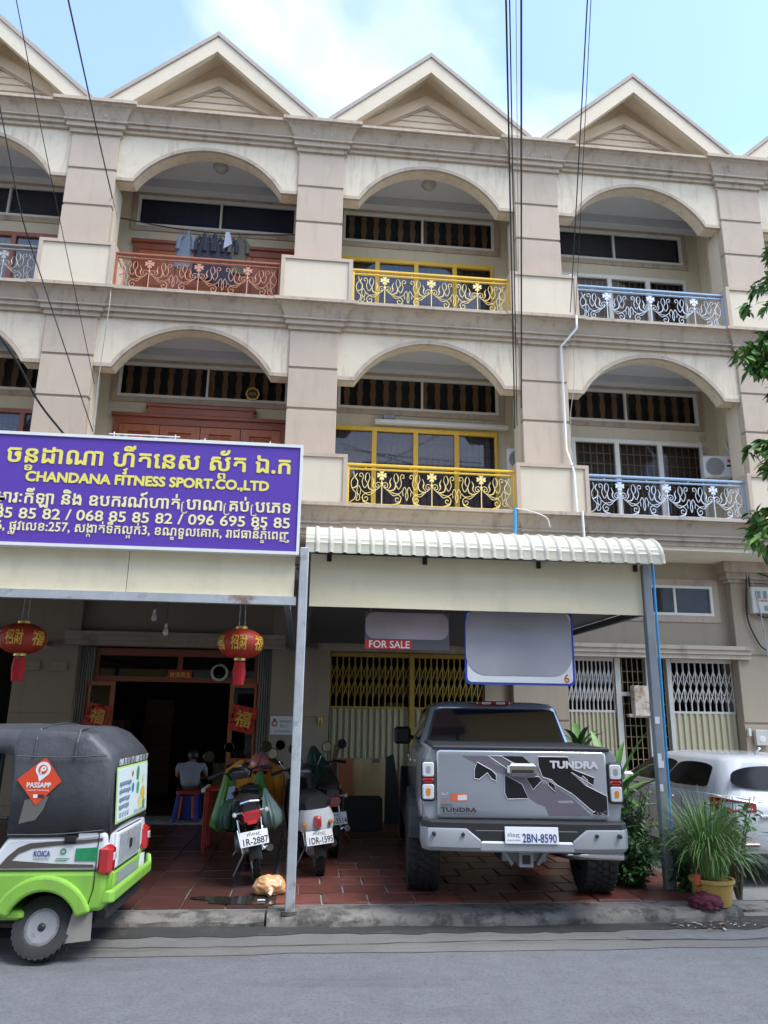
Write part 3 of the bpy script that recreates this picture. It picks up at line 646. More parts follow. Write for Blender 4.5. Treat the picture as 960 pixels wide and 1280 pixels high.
# the open shop: folded shutter stacks, red wooden frame, door leaves
for x0 in (.50, 3.46):
    st = MB(); st.box(x0, x0+.24, 1.16, 1.20, .12, 2.82); st = st.build('shutter_stack', M['shutter'], H0)
    for k in range(6): MB().cbox(x0+.005+k*.04, x0+.03+k*.04, 1.06, 1.158, .12, 2.8, .004).build('slat', M['shutter'], st)
f = MB(); f.box(.74, 3.46, 1.14, 1.24, 2.68, 2.80); f.box(.74, 3.46, 1.13, 1.24, 2.25, 2.335); f.box(.74, .80, 1.142, 1.24, .12, 2.68); f.box(3.40, 3.459, 1.142, 1.24, .12, 2.68); f.box(2.10, 2.18, 1.142, 1.24, 2.335, 2.68); f = f.build('shop_frame', M['wooddark'], H0)
for x0, x1 in ((.80, 2.10), (2.18, 3.40)): MB().box(x0, x1, 1.19, 1.198, 2.336, 2.679).build('pane', M['darkglass'], f)
for x0, x1 in ((.64, 1.12), (3.02, 3.50)):
    lf = MB(); frame_rect(lf, x0, x1, .12, 2.245, .07, 1.06, 1.125); lf.box(x0+.07, x1-.07, 1.07, 1.12, .95, 1.03); lf = lf.build('door_leaf', M['wood'], H0)
    MB().box(x0+.07, x1-.07, 1.09, 1.098, 1.03, 2.17).build('pane', M['darkglass'], lf); MB().box(x0+.07, x1-.07, 1.085, 1.10, .19, .95).build('panel', M['wooddark'], lf)
def diamond(x, z, lab, r=.19):
    t = thing('paper_charm', lab, 'charm', loc=(x, 1.045, z), rot=(0, R(12), 0), group='red paper charms')
    MB().box(-r, r, -.006, .0, -r, r).build('paper', M['red'], t)
    q = MB(); letter(q, '福', (-r*.62, -.0075, -r*.5), (1, 0, 0), (0, 0, 1), (0, -1, 0), r*1.35, bold=.012)
    rr = random.Random(int(x*10))
    for k in range(26):
        a = rr.uniform(0, 6.28); d_ = r*rr.uniform(.55, .95); cx, cz = d_*math.cos(a), d_*math.sin(a); cx = max(-r*.9, min(r*.9, cx)); cz = max(-r*.9, min(r*.9, cz)); q.lathe([(.001, -.0075), (.016, -.0075)], (cx, 0, cz), 'y', 6, caps=True)
    q.build('gold_print', M['gold'], t); return t
diamond(.88, 1.68, 'red square paper charm with gold character on the left shop door leaf'); diamond(3.26, 1.66, 'red square paper charm with gold character on the right shop door leaf', .21)
t = thing('door_plaque', 'small red plaque with gold characters on the beam over the shop door', 'plaque', loc=(2.16, 1.12, 2.38)); MB().box(-.20, .20, -.012, 0, -.07, .07).build('board', M['red'], t)
letter(MB(), '財源廣進', (-.17, -.0135, -.045), (1, 0, 0), (0, 0, 1), (0, -1, 0), .1, fit=.34, bold=.01).build('lettering', M['gold'], t)
t = thing('wall_clock', 'round silver wall clock on the beam over the shop door', 'clock', loc=(2.82, 1.08, 2.42))
MB().lathe([(.005, -.03), (.10, -.03), (.145, -.02), (.15, .03), (.005, .03)], axis='y', n=28).build('case', mat('clock_case', (.55, .52, .42), .35, metal=.5), t, smooth=40)
MB().lathe([(.003, -.033), (.105, -.033)], axis='y', n=28).build('dial', mat('clock_dial', (.62, .66, .60), .5), t)
MB().tube([(0, -.037, 0), (.0, -.037, .07)], .006, 5).tube([(0, -.037, 0), (.05, -.037, -.01)], .006, 5).box(-.05, .05, -.037, -.034, -.075, -.045).build('hands', M['ink'], t)
# plaques and notice on the piers
for x, lb in ((-.21, 'left of two dull brass number plaques on the pier left of the shop'), (.22, 'right of two dull brass number plaques on the pier left of the shop')):
    t = thing('number_plaque', lb, 'plaque', loc=(x, .925, 2.47)); MB().cbox(-.13, .13, -.02, 0, -.085, .085, .006).build('plate', mat('brass_plate', (.30, .26, .17), .5, metal=.3, var=.15, vscale=12), t)
    letter(letter(MB(), '14 6', (-.09, -.022, 0), (1, 0, 0), (0, 0, 1), (0, -1, 0), .08, fit=.16), 'st 257', (-.09, -.022, -.06), (1, 0, 0), (0, 0, 1), (0, -1, 0), .05, fit=.17).build('lettering', mat('brass_letters', (.42, .38, .26), .5), t)
t = thing('wall_notice', 'white notice with red and grey print on the pier right of the shop', 'notice', loc=(3.92, .92, 1.57)); MB().box(-.19, .19, -.008, 0, -.15, .15).build('sheet', M['paper'], t)
MB().lathe([(.03, -.01), (.05, -.01)], (-.12, 0, .03), 'y', 14, caps=False).lathe([(.002, -.01), (.02, -.01)], (-.12, 0, .09), 'y', 10).build('red_mark', M['red'], t)
letter(letter(letter(MB(), 'សូមអរគុណ', (-.04, -.01, .05), (1, 0, 0), (0, 0, 1), (0, -1, 0), .06, fit=.19), 'កុំចត', (-.04, -.01, -.03), (1, 0, 0), (0, 0, 1), (0, -1, 0), .06, fit=.12), 'សូមអរគុណ', (-.13, -.01, -.11), (1, 0, 0), (0, 0, 1), (0, -1, 0), .05, fit=.28).build('lettering', mat('grey_print', (.2, .2, .22), .6), t)
# electricity meter cabinet and small boxes on the right pier
t = thing('meter_cabinet', 'beige electricity meter cabinet with cables high on the right pier', 'meter', loc=(12.70, .90, 3.9)); MB().cbox(-.30, .34, -.14, .02, -.24, .25, .015).build('case', mat('meter_case', (.50, .49, .43), .5, var=.1), t)
for k in range(4): MB().box(-.20+k*.125, -.12+k*.125, -.144, -.14, .03, .17).build('meter_window', mat('meter_glass', (.10, .11, .12), .2), t)
letter(MB(), 'HERT 7.7', (-.19, -.143, -.03), (1, 0, 0), (0, 0, 1), (0, -1, 0), .06, fit=.42, bold=.015).build('lettering', M['red'], t); MB().box(-.08, .2, -.144, -.14, -.2, -.1).build('label_plate', mat('meter_label', (.2, .2, .19), .5), t)
for P in ([(-.28, -.02, .7), (-.32, -.05, .3), (-.36, -.03, -.3), (-.2, -.02, -.75), (-.05, -.03, -.9), (.2, -.03, -.92)], [(-.25, -.02, .68), (-.26, -.06, .2), (-.2, -.06, -.2), (-.05, -.05, -.3), (.1, -.04, -.32), (.2, -.04, -.6)], [(-.25, -.02, .66), (-.05, -.1, .5), (.2, -.1, .42), (.4, -.05, .3)]): MB().tube(bez(P, 6), .014, 6).build('cable', M['black'], t)
MB().tube(bez([(-.24, -.03, .6), (-.2, -.16, 0), (-.1, -.1, -.7), (-.06, -.05, -1.2)], 6), .009, 6).build('cable', M['steel'], t)
t = thing('doorbell_box', 'small pale switch box with a bell push on the right pier near the car roof', 'switch box', loc=(12.36, .90, 1.47)); MB().cbox(-.12, .12, -.06, .02, -.14, .13, .01).build('case', M['gatewhite'], t); MB().lathe([(.002, -.065), (.05, -.064), (.06, -.06)], (0, 0, -.03), 'y', 14).build('dial', M['whiteframe'], t); MB().cbox(-.24, -.19, -.05, .02, .02, .15, .008).build('bell_push', M['whiteframe'], t)

# ================================================================ left awning (carries the purple sign)
AY = -5.0
aw = thing('awning', 'long flat awning over the open shop, cream front panels on a grey steel beam', 'awning', loc=(4.2, AY, .1))
def shifted(b, d): b.M = None; b.v = [(p[0]+d[0], p[1]+d[1], p[2]+d[2]) for p in b.v]; return b
def awp(b, name, m, **k): return shifted(b, (-4.2, -AY, -.1)).build(name, m, aw, **k)
xs = [-6.0, -4.2, -2.5, -.7, .9, 2.55, 4.13]
for a, c in zip(xs, xs[1:]):
    q = MB(); q.v = []; q.M = Matrix.Translation((-4.2, -AY, -.1)); q.box(a+.003, c-.003, AY-.012, AY+.0, 2.86, 3.32); q.build('front_panel', M['fascia'], aw)
awp(MB().box(-6, 4.15, AY-.045, AY+.03, 2.775, 2.855), 'front_beam', M['steel'])
post = MB(); post.M = Matrix.Translation((-4.2, -AY, -.1)); post.cbox(4.172, 4.257, AY-.07, AY+.015, .10, 3.34, .008); post.build('post', M['steel'], aw)
post = MB(); post.M = Matrix.Translation((-4.2, -AY, -.1)); post.cbox(-.4, -.3, AY-.03, AY+.07, .10, 2.77, .008); post.build('post', M['steel'], aw)
awp(MB().box(4.15, 4.28, AY-.09, AY+.04, .088, .118), 'base_plate', M['concrete'])
def sheet(mb, x0, x1, path, pitch, amp, th=.02, crimps=()):
    """ribbed roof sheet: rib profile in x swept along a (y,z) path"""
    n = int(round((x1-x0)/pitch)); prof = []
    for k in range(n):
        a = x0+k*pitch; prof += [(a, 0), (a+pitch*.62, 0), (a+pitch*.72, amp*.8), (a+pitch*.82, amp), (a+pitch*.92, amp*.8)]
    prof.append((x0+n*pitch, 0)); rings = []
    for i, (y, z) in enumerate(path):
        a = Vector(path[max(i-1, 0)]); c = Vector(path[min(i+1, len(path)-1)]); t_ = (c-a).normalized(); ny, nz = -t_.y, t_.x
        rings.append([(x, y+ny*(h+crimps[i] if crimps and not h else h), z+nz*(h+(crimps[i] if crimps and not h else 0))) for x, h in prof])
    m_ = len(prof); vs = [p for r in rings for p in r]; fs = [(i*m_+j, i*m_+j+1, (i+1)*m_+j+1, (i+1)*m_+j) for i in range(len(rings)-1) for j in range(m_-1)]
    mb.add(vs, fs); return mb
q = MB(); q.M = Matrix.Translation((-4.2, -AY, -.1)); sheet(q, -6, 4.15, [(AY+.02, 3.33), (-2.5, 3.75), (1.05, 4.2)], .19, .03); o = q.build('roof_sheet', M['corrunder'], aw)
for y in (-3.6, -2.1, -.6): awp(MB().box(-6, 4.12, y, y+.06, 3.12+(y+5)*.15, 3.22+(y+5)*.15), 'purlin', M['steeldark'])
for x in (-4.2, 0.0, 4.03): awp(MB().box(x, x+.06, AY+.03, 1.0, 2.79, 2.87), 'side_beam', M['steeldark'])

# the sign, standing on the awning's front
M['purple'] = mat('purple_sign_face', (.105, .050, .36), .38, var=.05, vscale=1.2)
M['signyellow'] = mat('yellow_sign_letters', (.84, .73, .14), .45); M['signcream'] = mat('cream_sign_letters', (.86, .80, .42), .45)
sg = thing('sign_board', 'long purple shop sign with yellow Khmer and English lettering over the open shop', 'sign', loc=(1.3, AY-.06, 3.3))
def sgp(b, name, m, **k): return shifted(b, (-1.3, -(AY-.06), -3.3)).build(name, m, sg, **k)
SX0, SX1, SZ0, SZ1, SYF = -2.2, 4.13, 3.285, 4.345, AY-.10
sgp(MB().box(SX0, SX1, SYF, SYF+.08, SZ0, SZ1), 'board', M['purple'])
f = MB()
for a in ((SX0-.03, SX1+.03, SZ1+.002, SZ1+.032), (SX0-.03, SX1+.03, SZ0-.032, SZ0-.002), (SX0-.03, SX0-.002, SZ0-.002, SZ1+.002), (SX1+.002, SX1+.03, SZ0-.002, SZ1+.002)): f.box(a[0], a[1], SYF-.012, SYF+.09, a[2], a[3])
sgp(f, 'frame', M['white'])
for x in (-1.5, .6, 2.6, 4.0): sgp(MB().box(x, x+.05, SYF+.082, SYF+.13, 3.33, 4.25), 'brace', M['steeldark'])
def khmer(toks, size, x0, x1, z, m, name, bold):
    """toks: strings, ('s', c) = small subscript under the last letter, ('r',) = the low hook of a following letter"""
    base = ''; geo = []; marks = []
    for tk in toks:
        if isinstance(tk, str): base += tk
        elif tk[0] == 's': marks.append(('s', tk[1], twidth(base, bold=bold)))
        else: base += ' '; marks.append(('r', None, twidth(base.rstrip(), bold=bold)))
    vs, fs = text_geo(base, 1.0, bold=bold); W0 = max(p[0] for p in vs); X0 = min(p[0] for p in vs)
    q = MB(); q.add([(p[0], p[1], p[2]) for p in vs], fs)
    for kd, ch, wx in marks:
        if kd == 's':
            v2, f2 = text_geo(ch, .62, bold=bold*1.3); a = min(p[0] for p in v2); c_ = max(p[0] for p in v2); q.add([(p[0]-(a+c_)/2+wx-.32, p[1]*.62-.34, p[2]+.0004) for p in v2], f2)
        else:
            P = [(wx+.20, .42), (wx+.13, .38), (wx+.13, -.14), (wx+.22, -.24), (wx+.40, -.22), (wx+.42, -.15)]; h = .035
            for (ax, ay), (bx, by) in zip(P, P[1:]):
                t_ = Vector((bx-ax, by-ay)).normalized()*h; n_ = Vector((-t_.y, t_.x)); A = Vector((ax, ay))-t_*.6; B_ = Vector((bx, by))+t_*.6
                q.add([(*(A+n_), .0007), (*(A-n_), .0007), (*(B_-n_), .0007), (*(B_+n_), .0007)], [(0, 1, 2, 3)])
    k = (x1-x0)/(W0-X0); out = MB(); out.add([(x0+(p[0]-X0)*k-1.3, SYF-.004-p[2]-(AY-.06), z+p[1]*size-3.3) for p in q.v], q.f); return out.build(name, m, sg)
khmer(['ចន', ('s', 'ទ'), 'ដាណា ហ', ('s', 'វ'), 'ីតេនស ស', ('s', 'ព'), '័ត ឯ.ក'], .235, 1.33, 4.04, 4.07, M['signyellow'], 'lettering', .024)
khmer(['CHANDANA FITNESS SPORT.CO.,LTD'], .135, 1.53, 3.84, 3.885, M['signyellow'], 'lettering', .045)
khmer(['សម', ('s', 'ភ'), 'ារៈកីឡា និង ឧបករណ៍ហាត់', ('r',), 'បាណ', ('r',), 'គប់', ('r',), 'បេភទ'], .165, 1.15, 4.06, 3.665, M['signcream'], 'lettering', .022)
khmer(['085 85 85 82 / 068 85 85 82 / 096 695 85 85'], .145, 1.00, 4.06, 3.515, M['signcream'], 'lettering', .018)
khmer(['6, ផ', ('s', 'ល'), 'ូវេលខ:257, សង', ('s', 'ក'), 'ាត់ទឹកល', ('s', 'អ'), 'ក់3, ខណ', ('s', 'ឌ'), 'ទួលេគាក, រាជធានីភ', ('s', 'ន'), 'ំេពញ'], .125, 1.33, 4.06, 3.40, M['signcream'], 'lettering', .018)

# ================================================================ right awning over the pickup
RY = -4.36
ar = thing('awning', 'cream awning with rounded ribbed roof edge over the pickup', 'awning', loc=(7.95, RY, .1))
T_ = Matrix.Translation((-7.95, -RY, -.1))
def arp(b, name, m, **k): b.M = None; b.v = [tuple(T_ @ Vector(p)) for p in b.v]; return b.build(name, m, ar, **k)
# slightly buckled front sheet
q = MB(); nx, nz = 60, 10; vs = []; r_ = random.Random(5)
for i in range(nx+1):
    for j in range(nz+1):
        x = 4.28+(7.93-4.28)*i/nx; z = 2.86+.56*j/nz
        vs.append((x, RY-.012+.006*math.sin(x*3.1+z*5)+.007*math.exp(-((x-6.4)/.5)**2-((z-3.12)/.06)**2)*math.sin(x*16)+.005*math.sin(x*1.1+2)*math.sin(z*9), z))
q.add(vs, [(i*(nz+1)+j, (i+1)*(nz+1)+j, (i+1)*(nz+1)+j+1, i*(nz+1)+j+1) for i in range(nx) for j in range(nz)]); arp(q, 'front_sheet', M['fascia'], smooth=40)
arp(MB().box(4.28, 7.93, RY+.0, RY+.04, 2.87, 2.91).box(4.28, 7.93, RY+.0, RY+.05, 3.36, 3.42), 'front_rail', M['steeldark'])
for x in (4.45, 5.48, 6.74, 7.84): arp(MB().box(x, x+.05, RY-.028, RY-.02, 3.34, 3.42), 'bracket_hole', M['black'])
path = [(RY-.20, 3.40), (RY-.19, 3.43)] + [(RY-.19+.36*(1-math.cos(R(a))), 3.44+.30*math.sin(R(a))) for a in range(8, 84, 5)] + [(RY+.40, 3.77), (-2.6, 3.98), (1.05, 4.40)]
q = MB(); sheet(q, 4.22, 8.14, path, .1452, .021, crimps=[(.006 if i % 2 else -.003) if i < 17 else 0 for i in range(len(path))]); o = arp(q, 'roof_sheet', M['corr'], smooth=35)
for x in (4.30, 7.90): arp(MB().prism([(RY+.05, 2.87), (1.0, 2.87), (1.0, 4.34), (RY+.3, 3.68), (RY+.05, 3.42)], 'x', x, x+.012) if x < 5 else MB().box(x, x+.05, RY+.05, .9, 2.86, 2.93), 'side_panel' if x < 5 else 'side_beam', M['corrunder'])
for y in (-3.0, -1.6, -.2): arp(MB().box(4.3, 8.0, y, y+.06, 3.72+(y+4)*.118, 3.80+(y+4)*.118), 'purlin', M['steeldark'])
arp(MB().box(4.32, 7.9, RY+.06, .9, 2.94, 2.955), 'ceiling_sheet', M['corrunder'])
q = MB(); q.cbox(7.94, 8.03, RY-.055, RY+.035, .10, 3.42, .006); arp(q, 'post', M['steeldark'])
for z, w in ((1.72, .05), (1.35, .04), (1.28, .06), (1.05, .035)): arp(MB().box(7.945, 7.945+w, RY-.0635, RY-.061, z, z+.07), 'torn_sticker', M['paper'])
pb = thing('blue_pipe', 'thin bright blue water pipe running down the right awning post', 'pipe', loc=(8.06, RY-.02, .1)); M['bluepipe'] = mat('blue_pvc', (.03, .30, .62), .4, var=.1)
MB().tube([(-.26, .3, 3.66), (-.005, .22, 3.65), (.0, .2, 3.64), (.0, -.03, 3.5), (.0, .0, 1.2), (-.012, .0, .0)], .014, 8).build('pipe_run', M['bluepipe'], pb); MB().lathe([(.021, -.02), (.021, .02)], (0, .2, 3.63), n=8).build('elbow', M['bluepipe'], pb)
# hanging boards under the right awning
M['blur'] = mat('pale_grey_print', (.36, .345, .37), .6, var=.3, vscale=1.0); M['blur2'] = mat('rosy_grey_print', (.31, .25, .265), .6, var=.35, vscale=1.6)  # soft grey shapes stand for print that is blurred out
t = thing('sale_board', 'small dark board with a red FOR SALE strip hanging under the right awning', 'sign', loc=(5.35, -4.15, 2.85))
MB().box(-.46, .46, 0, .015, -.40, .0).build('board', mat('dark_board', (.10, .10, .11), .4), t); MB().box(-.455, .05, -.003, -.001, -.395, -.30).build('red_strip', M['red'], t)
def rrect(x0, x1, z0, z1, r, n=6):
    P = []
    for cx, cz, a in ((x1-r, z1-r, 0), (x0+r, z1-r, 90), (x0+r, z0+r, 180), (x1-r, z0+r, 270)): P += arc(cx, cz, r, a, a+90, n)
    return P
MB().prism(rrect(-.455, .45, -.29, -.005, .1), 'y', -.006, -.0035).build('blurred_print', M['blur2'], t)
letter(MB(), 'FOR SALE', (-.42, -.0045, -.385), (1, 0, 0), (0, 0, 1), (0, -1, 0), .11, fit=.44, bold=.012).build('lettering', M['paper'], t)
for x in (-.4, .4): MB().tube([(x, .005, 0), (x, .005, .1)], .004, 5).build('hanger', M['steel'], t)
t = thing('hanging_banner', 'large pale grey board with blue border hanging under the right awning', 'sign', loc=(6.6, -4.15, 2.9))
MB().prism(rrect(-.62, .60, -.80, .0, .06), 'y', 0, .015).build('board', mat('blue_border', (.035, .07, .42), .4), t); MB().prism(rrect(-.595, .575, -.775, -.02, .05), 'y', -.004, -.001).build('white_field', M['paper'], t)
MB().prism(rrect(-.61, .57, -.70, .06, .22, 8), 'y', -.009, -.005).build('blurred_print', M['blur'], t)
letter(MB(), '6', (.47, -.0055, -.765), (1, 0, 0), (0, 0, 1), (0, -1, 0), .13, bold=.02).build('lettering', mat('orange_print', (.62, .13, .02), .5), t)
for x in (-.5, .5): MB().tube([(x, .005, 0), (x, .005, .06)], .004, 5).build('hanger', M['steel'], t)
# ================================================================ vehicles
def ring(x0, x1, y0, y1, z, r, n=4):
    P = []
    for cx, cy, a in ((x1-r, y1-r, 0), (x0+r, y1-r, 90), (x0+r, y0+r, 180), (x1-r, y0+r, 270)): P += [(cx+r*math.cos(R(a+90*i/n)), cy+r*math.sin(R(a+90*i/n)), z) for i in range(n+1)]
    return P
def wheel_meshes(key, r, w, rim_r, tread, rim_m, spokes=6, lug=True):
    """tyre (with tread blocks) and rim; axle along x, centred"""
    def ty():
        b = MB(); h = w/2
        b.lathe([(rim_r, -h*.8), (rim_r+.01, -h*.95), (r*.86, -h), (r*.96, -h*.9), (r-.012, -h*.72), (r-.012, h*.72), (r*.96, h*.9), (r*.86, h), (rim_r+.01, h*.95), (rim_r, h*.8)], axis='x', n=36, caps=False)
        for k in range(tread):
            a = 2*math.pi*k/tread
            for row, (x0, x1) in enumerate(((-h*.92, -h*.40), (-h*.34, h*.02), (h*.06, h*.36), (h*.42, h*.92))):
                da = 2*math.pi/tread; a0 = a+(row % 2)*da*.5; a1 = a0+da*.62; sk = da*.2
                q = lambda x, an, rr: (x, rr*math.cos(an), rr*math.sin(an)); ri, ro = r-.02, r
                b.add([q(x0, a0, ri), q(x1, a0+sk, ri), q(x1, a1+sk, ri), q(x0, a1, ri), q(x0, a0, ro-.004*(row in (0, 3))), q(x1, a0+sk, ro), q(x1, a1+sk, ro), q(x0, a1, ro-.004*(row in (0, 3)))], [(4, 5, 6, 7), (0, 1, 5, 4), (1, 2, 6, 5), (2, 3, 7, 6), (3, 0, 4, 7)])
        return b.mesh('tyre', M['rubber'], smooth=30)
    def rm():
        b = MB(); h = w/2
        b.lathe([(rim_r, -h*.85), (rim_r-.02, -h*.85), (rim_r-.035, -h*.4), (rim_r*.55, -h*.3), (rim_r*.5, -h*.55), (.02, -h*.6)], axis='x', n=28, caps=True); b.lathe([(rim_r, h*.85), (rim_r-.02, h*.85), (rim_r-.035, h*.3), (.02, h*.3)], axis='x', n=28)
        for k in range(spokes):
            a = 2*math.pi*k/spokes; b.tube([(-h*.5, rim_r*.3*math.cos(a), rim_r*.3*math.sin(a)), (-h*.55, (rim_r-.03)*math.cos(a), (rim_r-.03)*math.sin(a))], .02, 6)
        return b.mesh('rim', M[rim_m], smooth=35)
    return cached(key+'ty', ty), cached(key+'rm', rm)
def wheel(root, key, loc, r, w, rim_r, tread=40, rim_m='steel', flip=False, spokes=6):
    ty, rm = wheel_meshes(key, r, w, rim_r, tread, rim_m, spokes)
    o = put('wheel', ty, root, loc=loc, rot=(.3, 0, math.pi if flip else 0)); put('rim', rm, o); return o
def plate(root, text, sub, loc, rot, w=.34, h=.14, mi='ink', left=False):
    p = MB(); p.cbox(-w/2, w/2, 0, .008, -h/2, h/2, .002); p = p.build('number_plate', M['paper'], root); p.location = loc; p.rotation_euler = rot
    q = MB(); x0 = -w*.18 if left else -w*.44
    letter(q, text, (x0, -.0015, -h*.40), (1, 0, 0), (0, 0, 1), (0, -1, 0), h*.72 if left else h*.62, fit=w*(.64 if left else .88), bold=.014)
    letter(q, sub, (-w*.46 if left else -w*.25, -.0015, (-h*.08) if left else h*.2), (1, 0, 0), (0, 0, 1), (0, -1, 0), h*.26, fit=w*(.24 if left else .5))
    if left: letter(q, 'PHNOM PENH', (-w*.46, -.0015, -h*.34), (1, 0, 0), (0, 0, 1), (0, -1, 0), h*.13, fit=w*.24)
    tag(q.build('lettering', M['plateblue'] if left else M['ink'], p), kind='stuff'); return p
M['plateblue'] = mat('plate_blue', (.03, .05, .22), .5)
def facepanel(A, B, C, D, u0, u1, v0, v1, off, r=.0, th=.006):
    """inset panel on quad ABCD (A lower left, B lower right, C upper right, D upper left seen from outside), rounded; returns MB"""
    A, B, C, D = map(Vector, (A, B, C, D)); n = (B-A).cross(D-A).normalized(); b = MB()
    P = rrect(u0, u1, v0, v1, min(r, (u1-u0)/2.01, (v1-v0)/2.01), 5) if r else [(u1, v1), (u0, v1), (u0, v0), (u1, v0)]
    pt = lambda u, v, o: (A*(1-u)*(1-v)+B*u*(1-v)+C*u*v+D*(1-u)*v) + n*o
    b.loft([[tuple(pt(u, v, off-th)) for u, v in P], [tuple(pt(u, v, off)) for u, v in P]]); return b

# ---------------------------------------------------------------- pickup
M['gunmetal'] = mat('gunmetal_paint', (.42, .44, .47), .22, metal=.5, var=.03, vscale=2, coat=.6)
M['silver'] = mat('bumper_silver', (.33, .34, .36), .38, metal=.25, var=.06, vscale=3, coat=.3)
M['matteblack'] = mat('matte_black_trim', (.02, .02, .022), .55, var=.2, vscale=5)
M['carglass'] = mat('car_glass', (.010, .013, .018), .03, spec=.8); M['redlens'] = mat('red_lens', (.40, .012, .015), .12, coat=1.0); M['clearlens'] = mat('clear_lens', (.62, .62, .62), .10, coat=1.0); M['amber'] = mat('amber_lens', (.62, .22, .02), .15, coat=1)
M['decalgrey'] = mat('decal_grey', (.15, .13, .155), .4); M['decalblack'] = mat('decal_black', (.012, .012, .014), .3); M['decalline'] = mat('decal_line', (.62, .60, .62), .4); M['orangeprint'] = mat('orange_sticker', (.60, .13, .04), .5)
pk = thing('pickup_truck', 'lifted grey pickup with black mountain graphics parked under the right awning', 'pickup', loc=(6.24, -5.30, .122), rot=(0, 0, R(-6.0)))
# bed and lower body
sec = lambda y, w, zt, zb: [(-w+.10, y, zb), (-w+.02, y, zb+.10), (-w, y, zb+.30), (-w+.008, y, zt-.20), (-w+.03, y, zt-.06), (-w+.07, y, zt), (w-.07, y, zt), (w-.03, y, zt-.06), (w-.008, y, zt-.20), (w, y, zb+.30), (w-.02, y, zb+.10), (w-.10, y, zb)]
b = MB(); b.loft([sec(.012, .885, 1.355, .70), sec(.05, .905, 1.362, .66), sec(.6, .925, 1.365, .62), sec(1.58, .925, 1.365, .62), sec(1.60, .915, 1.34, .62), sec(3.0, .915, 1.30, .60), sec(3.75, .91, 1.27, .60), sec(4.2, .905, 1.22, .60), sec(4.9, .86, 1.13, .58), sec(5.18, .74, 1.02, .60)]); body = b.build('body', M['gunmetal'], pk, smooth=32)
b = MB(); b.cbox(-.80, .80, -.02, 1.50, 1.352, 1.385, .008); b.build('bed_rail_cover', M['matteblack'], pk)
# cab
base = (-.84, .84, 1.58, 4.05); top = (-.70, .70, 1.80, 3.10)
b = MB(); b.loft([ring(*base, 1.28, .10), ring(-.83, .83, 1.60, 3.95, 1.38, .10), ring(-.715, .715, 1.70, 3.18, 1.745, .12), ring(-.67, .67, 1.76, 3.06, 1.79, .14), ring(-.5, .5, 2.0, 2.9, 1.812, .14)]); b.build('cab', M['gunmetal'], pk, smooth=30)
A, B_, C_, D_ = (-.83, 1.60, 1.38), (.83, 1.60, 1.38), (.715, 1.70, 1.745), (-.715, 1.70, 1.745)
facepanel(A, B_, C_, D_, .035, .965, -.14, .96, .008, .09).build('rear_window_seal', M['matteblack'], pk)
facepanel(A, B_, C_, D_, .055, .945, -.10, .92, .012, .08).build('rear_window', M['carglass'], pk)
for s in (-1, 1):
    a, c, d, e = (s*.83, 3.95, 1.38), (s*.83, 1.60, 1.38), (s*.715, 1.70, 1.745), (s*.715, 3.18, 1.745)
    if s > 0: a, c, d, e = c, a, e, d
    for u0, u1 in ((.06, .40), (.43, .92)): facepanel(a, c, d, e, u0 if s < 0 else 1-u1, u1 if s < 0 else 1-u0, -.02, .93, .008, .05).build('side_window', M['carglass'], pk)
facepanel((.83, 3.95, 1.38), (-.83, 3.95, 1.38), (-.715, 3.18, 1.745), (.715, 3.18, 1.745), .05, .95, .02, .95, .008, .05).build('windscreen', M['carglass'], pk)
bl = MB().cbox(-.19, .19, 1.70, 1.80, 1.772, 1.815, .012).build('brake_light', M['redlens'], pk); MB().cbox(-.13, -.03, 1.692, 1.698, 1.78, 1.805, .002).build('lens', M['clearlens'], bl); MB().cbox(.03, .13, 1.692, 1.698, 1.78, 1.805, .002).build('lens', M['clearlens'], bl)
# tailgate
tg = MB(); tg.loft([ring(-.762, .762, -.5, .5, 0, .03)]*1) if 0 else None
tg = MB(); tg.loft([[(x, .0, z) for x, z in rrect(-.765, .765, .77, 1.355, .03, 3)], [(x, -.016, z) for x, z in rrect(-.760, .760, .775, 1.350, .03, 3)], [(x, -.024, z) for x, z in rrect(-.745, .745, .79, 1.335, .03, 3)]]); tg = tg.build('tailgate', M['gunmetal'], pk, smooth=50)
def zm(zx, zy): return ((zx-516)/632*1.52, 1.355-(zy-240)/265*.585)
def decal(P, y, m, nm='decal', line=True):
    Q = [zm(*p) for p in P]; MB().prism(Q, 'y', y, y+.001).build(nm, M[m], tg)
    if line: MB().tube([(p[0], y-.0005, p[1]) for p in Q], .0035, 4, closed=True).build('decal_line', M['decalline'], tg)
decal([(293, 263), (385, 263), (425, 300), (455, 300), (470, 340), (545, 345), (640, 380), (700, 420), (768, 487), (612, 487), (600, 455), (565, 440), (540, 420), (515, 370), (450, 335), (395, 310), (340, 290)], -.0265, 'decalgrey', line=False)
decal([(392, 263), (440, 263), (500, 300), (470, 318)], -.0265, 'decalgrey')
decal([(350, 288), (403, 318), (420, 336), (420, 360), (402, 352), (388, 328), (356, 355), (338, 350), (339, 315)], -.028, 'decalblack')
decal([(452, 335), (515, 370), (538, 425), (460, 428), (450, 405)], -.028, 'decalblack')
decal([(440, 263), (520, 263), (560, 300), (520, 300)], -.028, 'decalblack', line=False)
decal([(578, 263), (690, 263), (705, 310), (786, 342), (780, 372), (700, 322), (752, 372), (829, 412), (829, 486), (772, 470), (700, 405), (645, 372), (625, 352), (592, 342), (578, 300)], -.028, 'decalblack')
decal([(530, 345), (578, 340), (590, 355), (556, 391)], -.028, 'decalblack'); decal([(616, 355), (638, 372), (638, 397), (612, 372)], -.0285, 'decalblack'); decal([(742, 335), (760, 352), (758, 370), (735, 350)], -.0285, 'decalgrey')
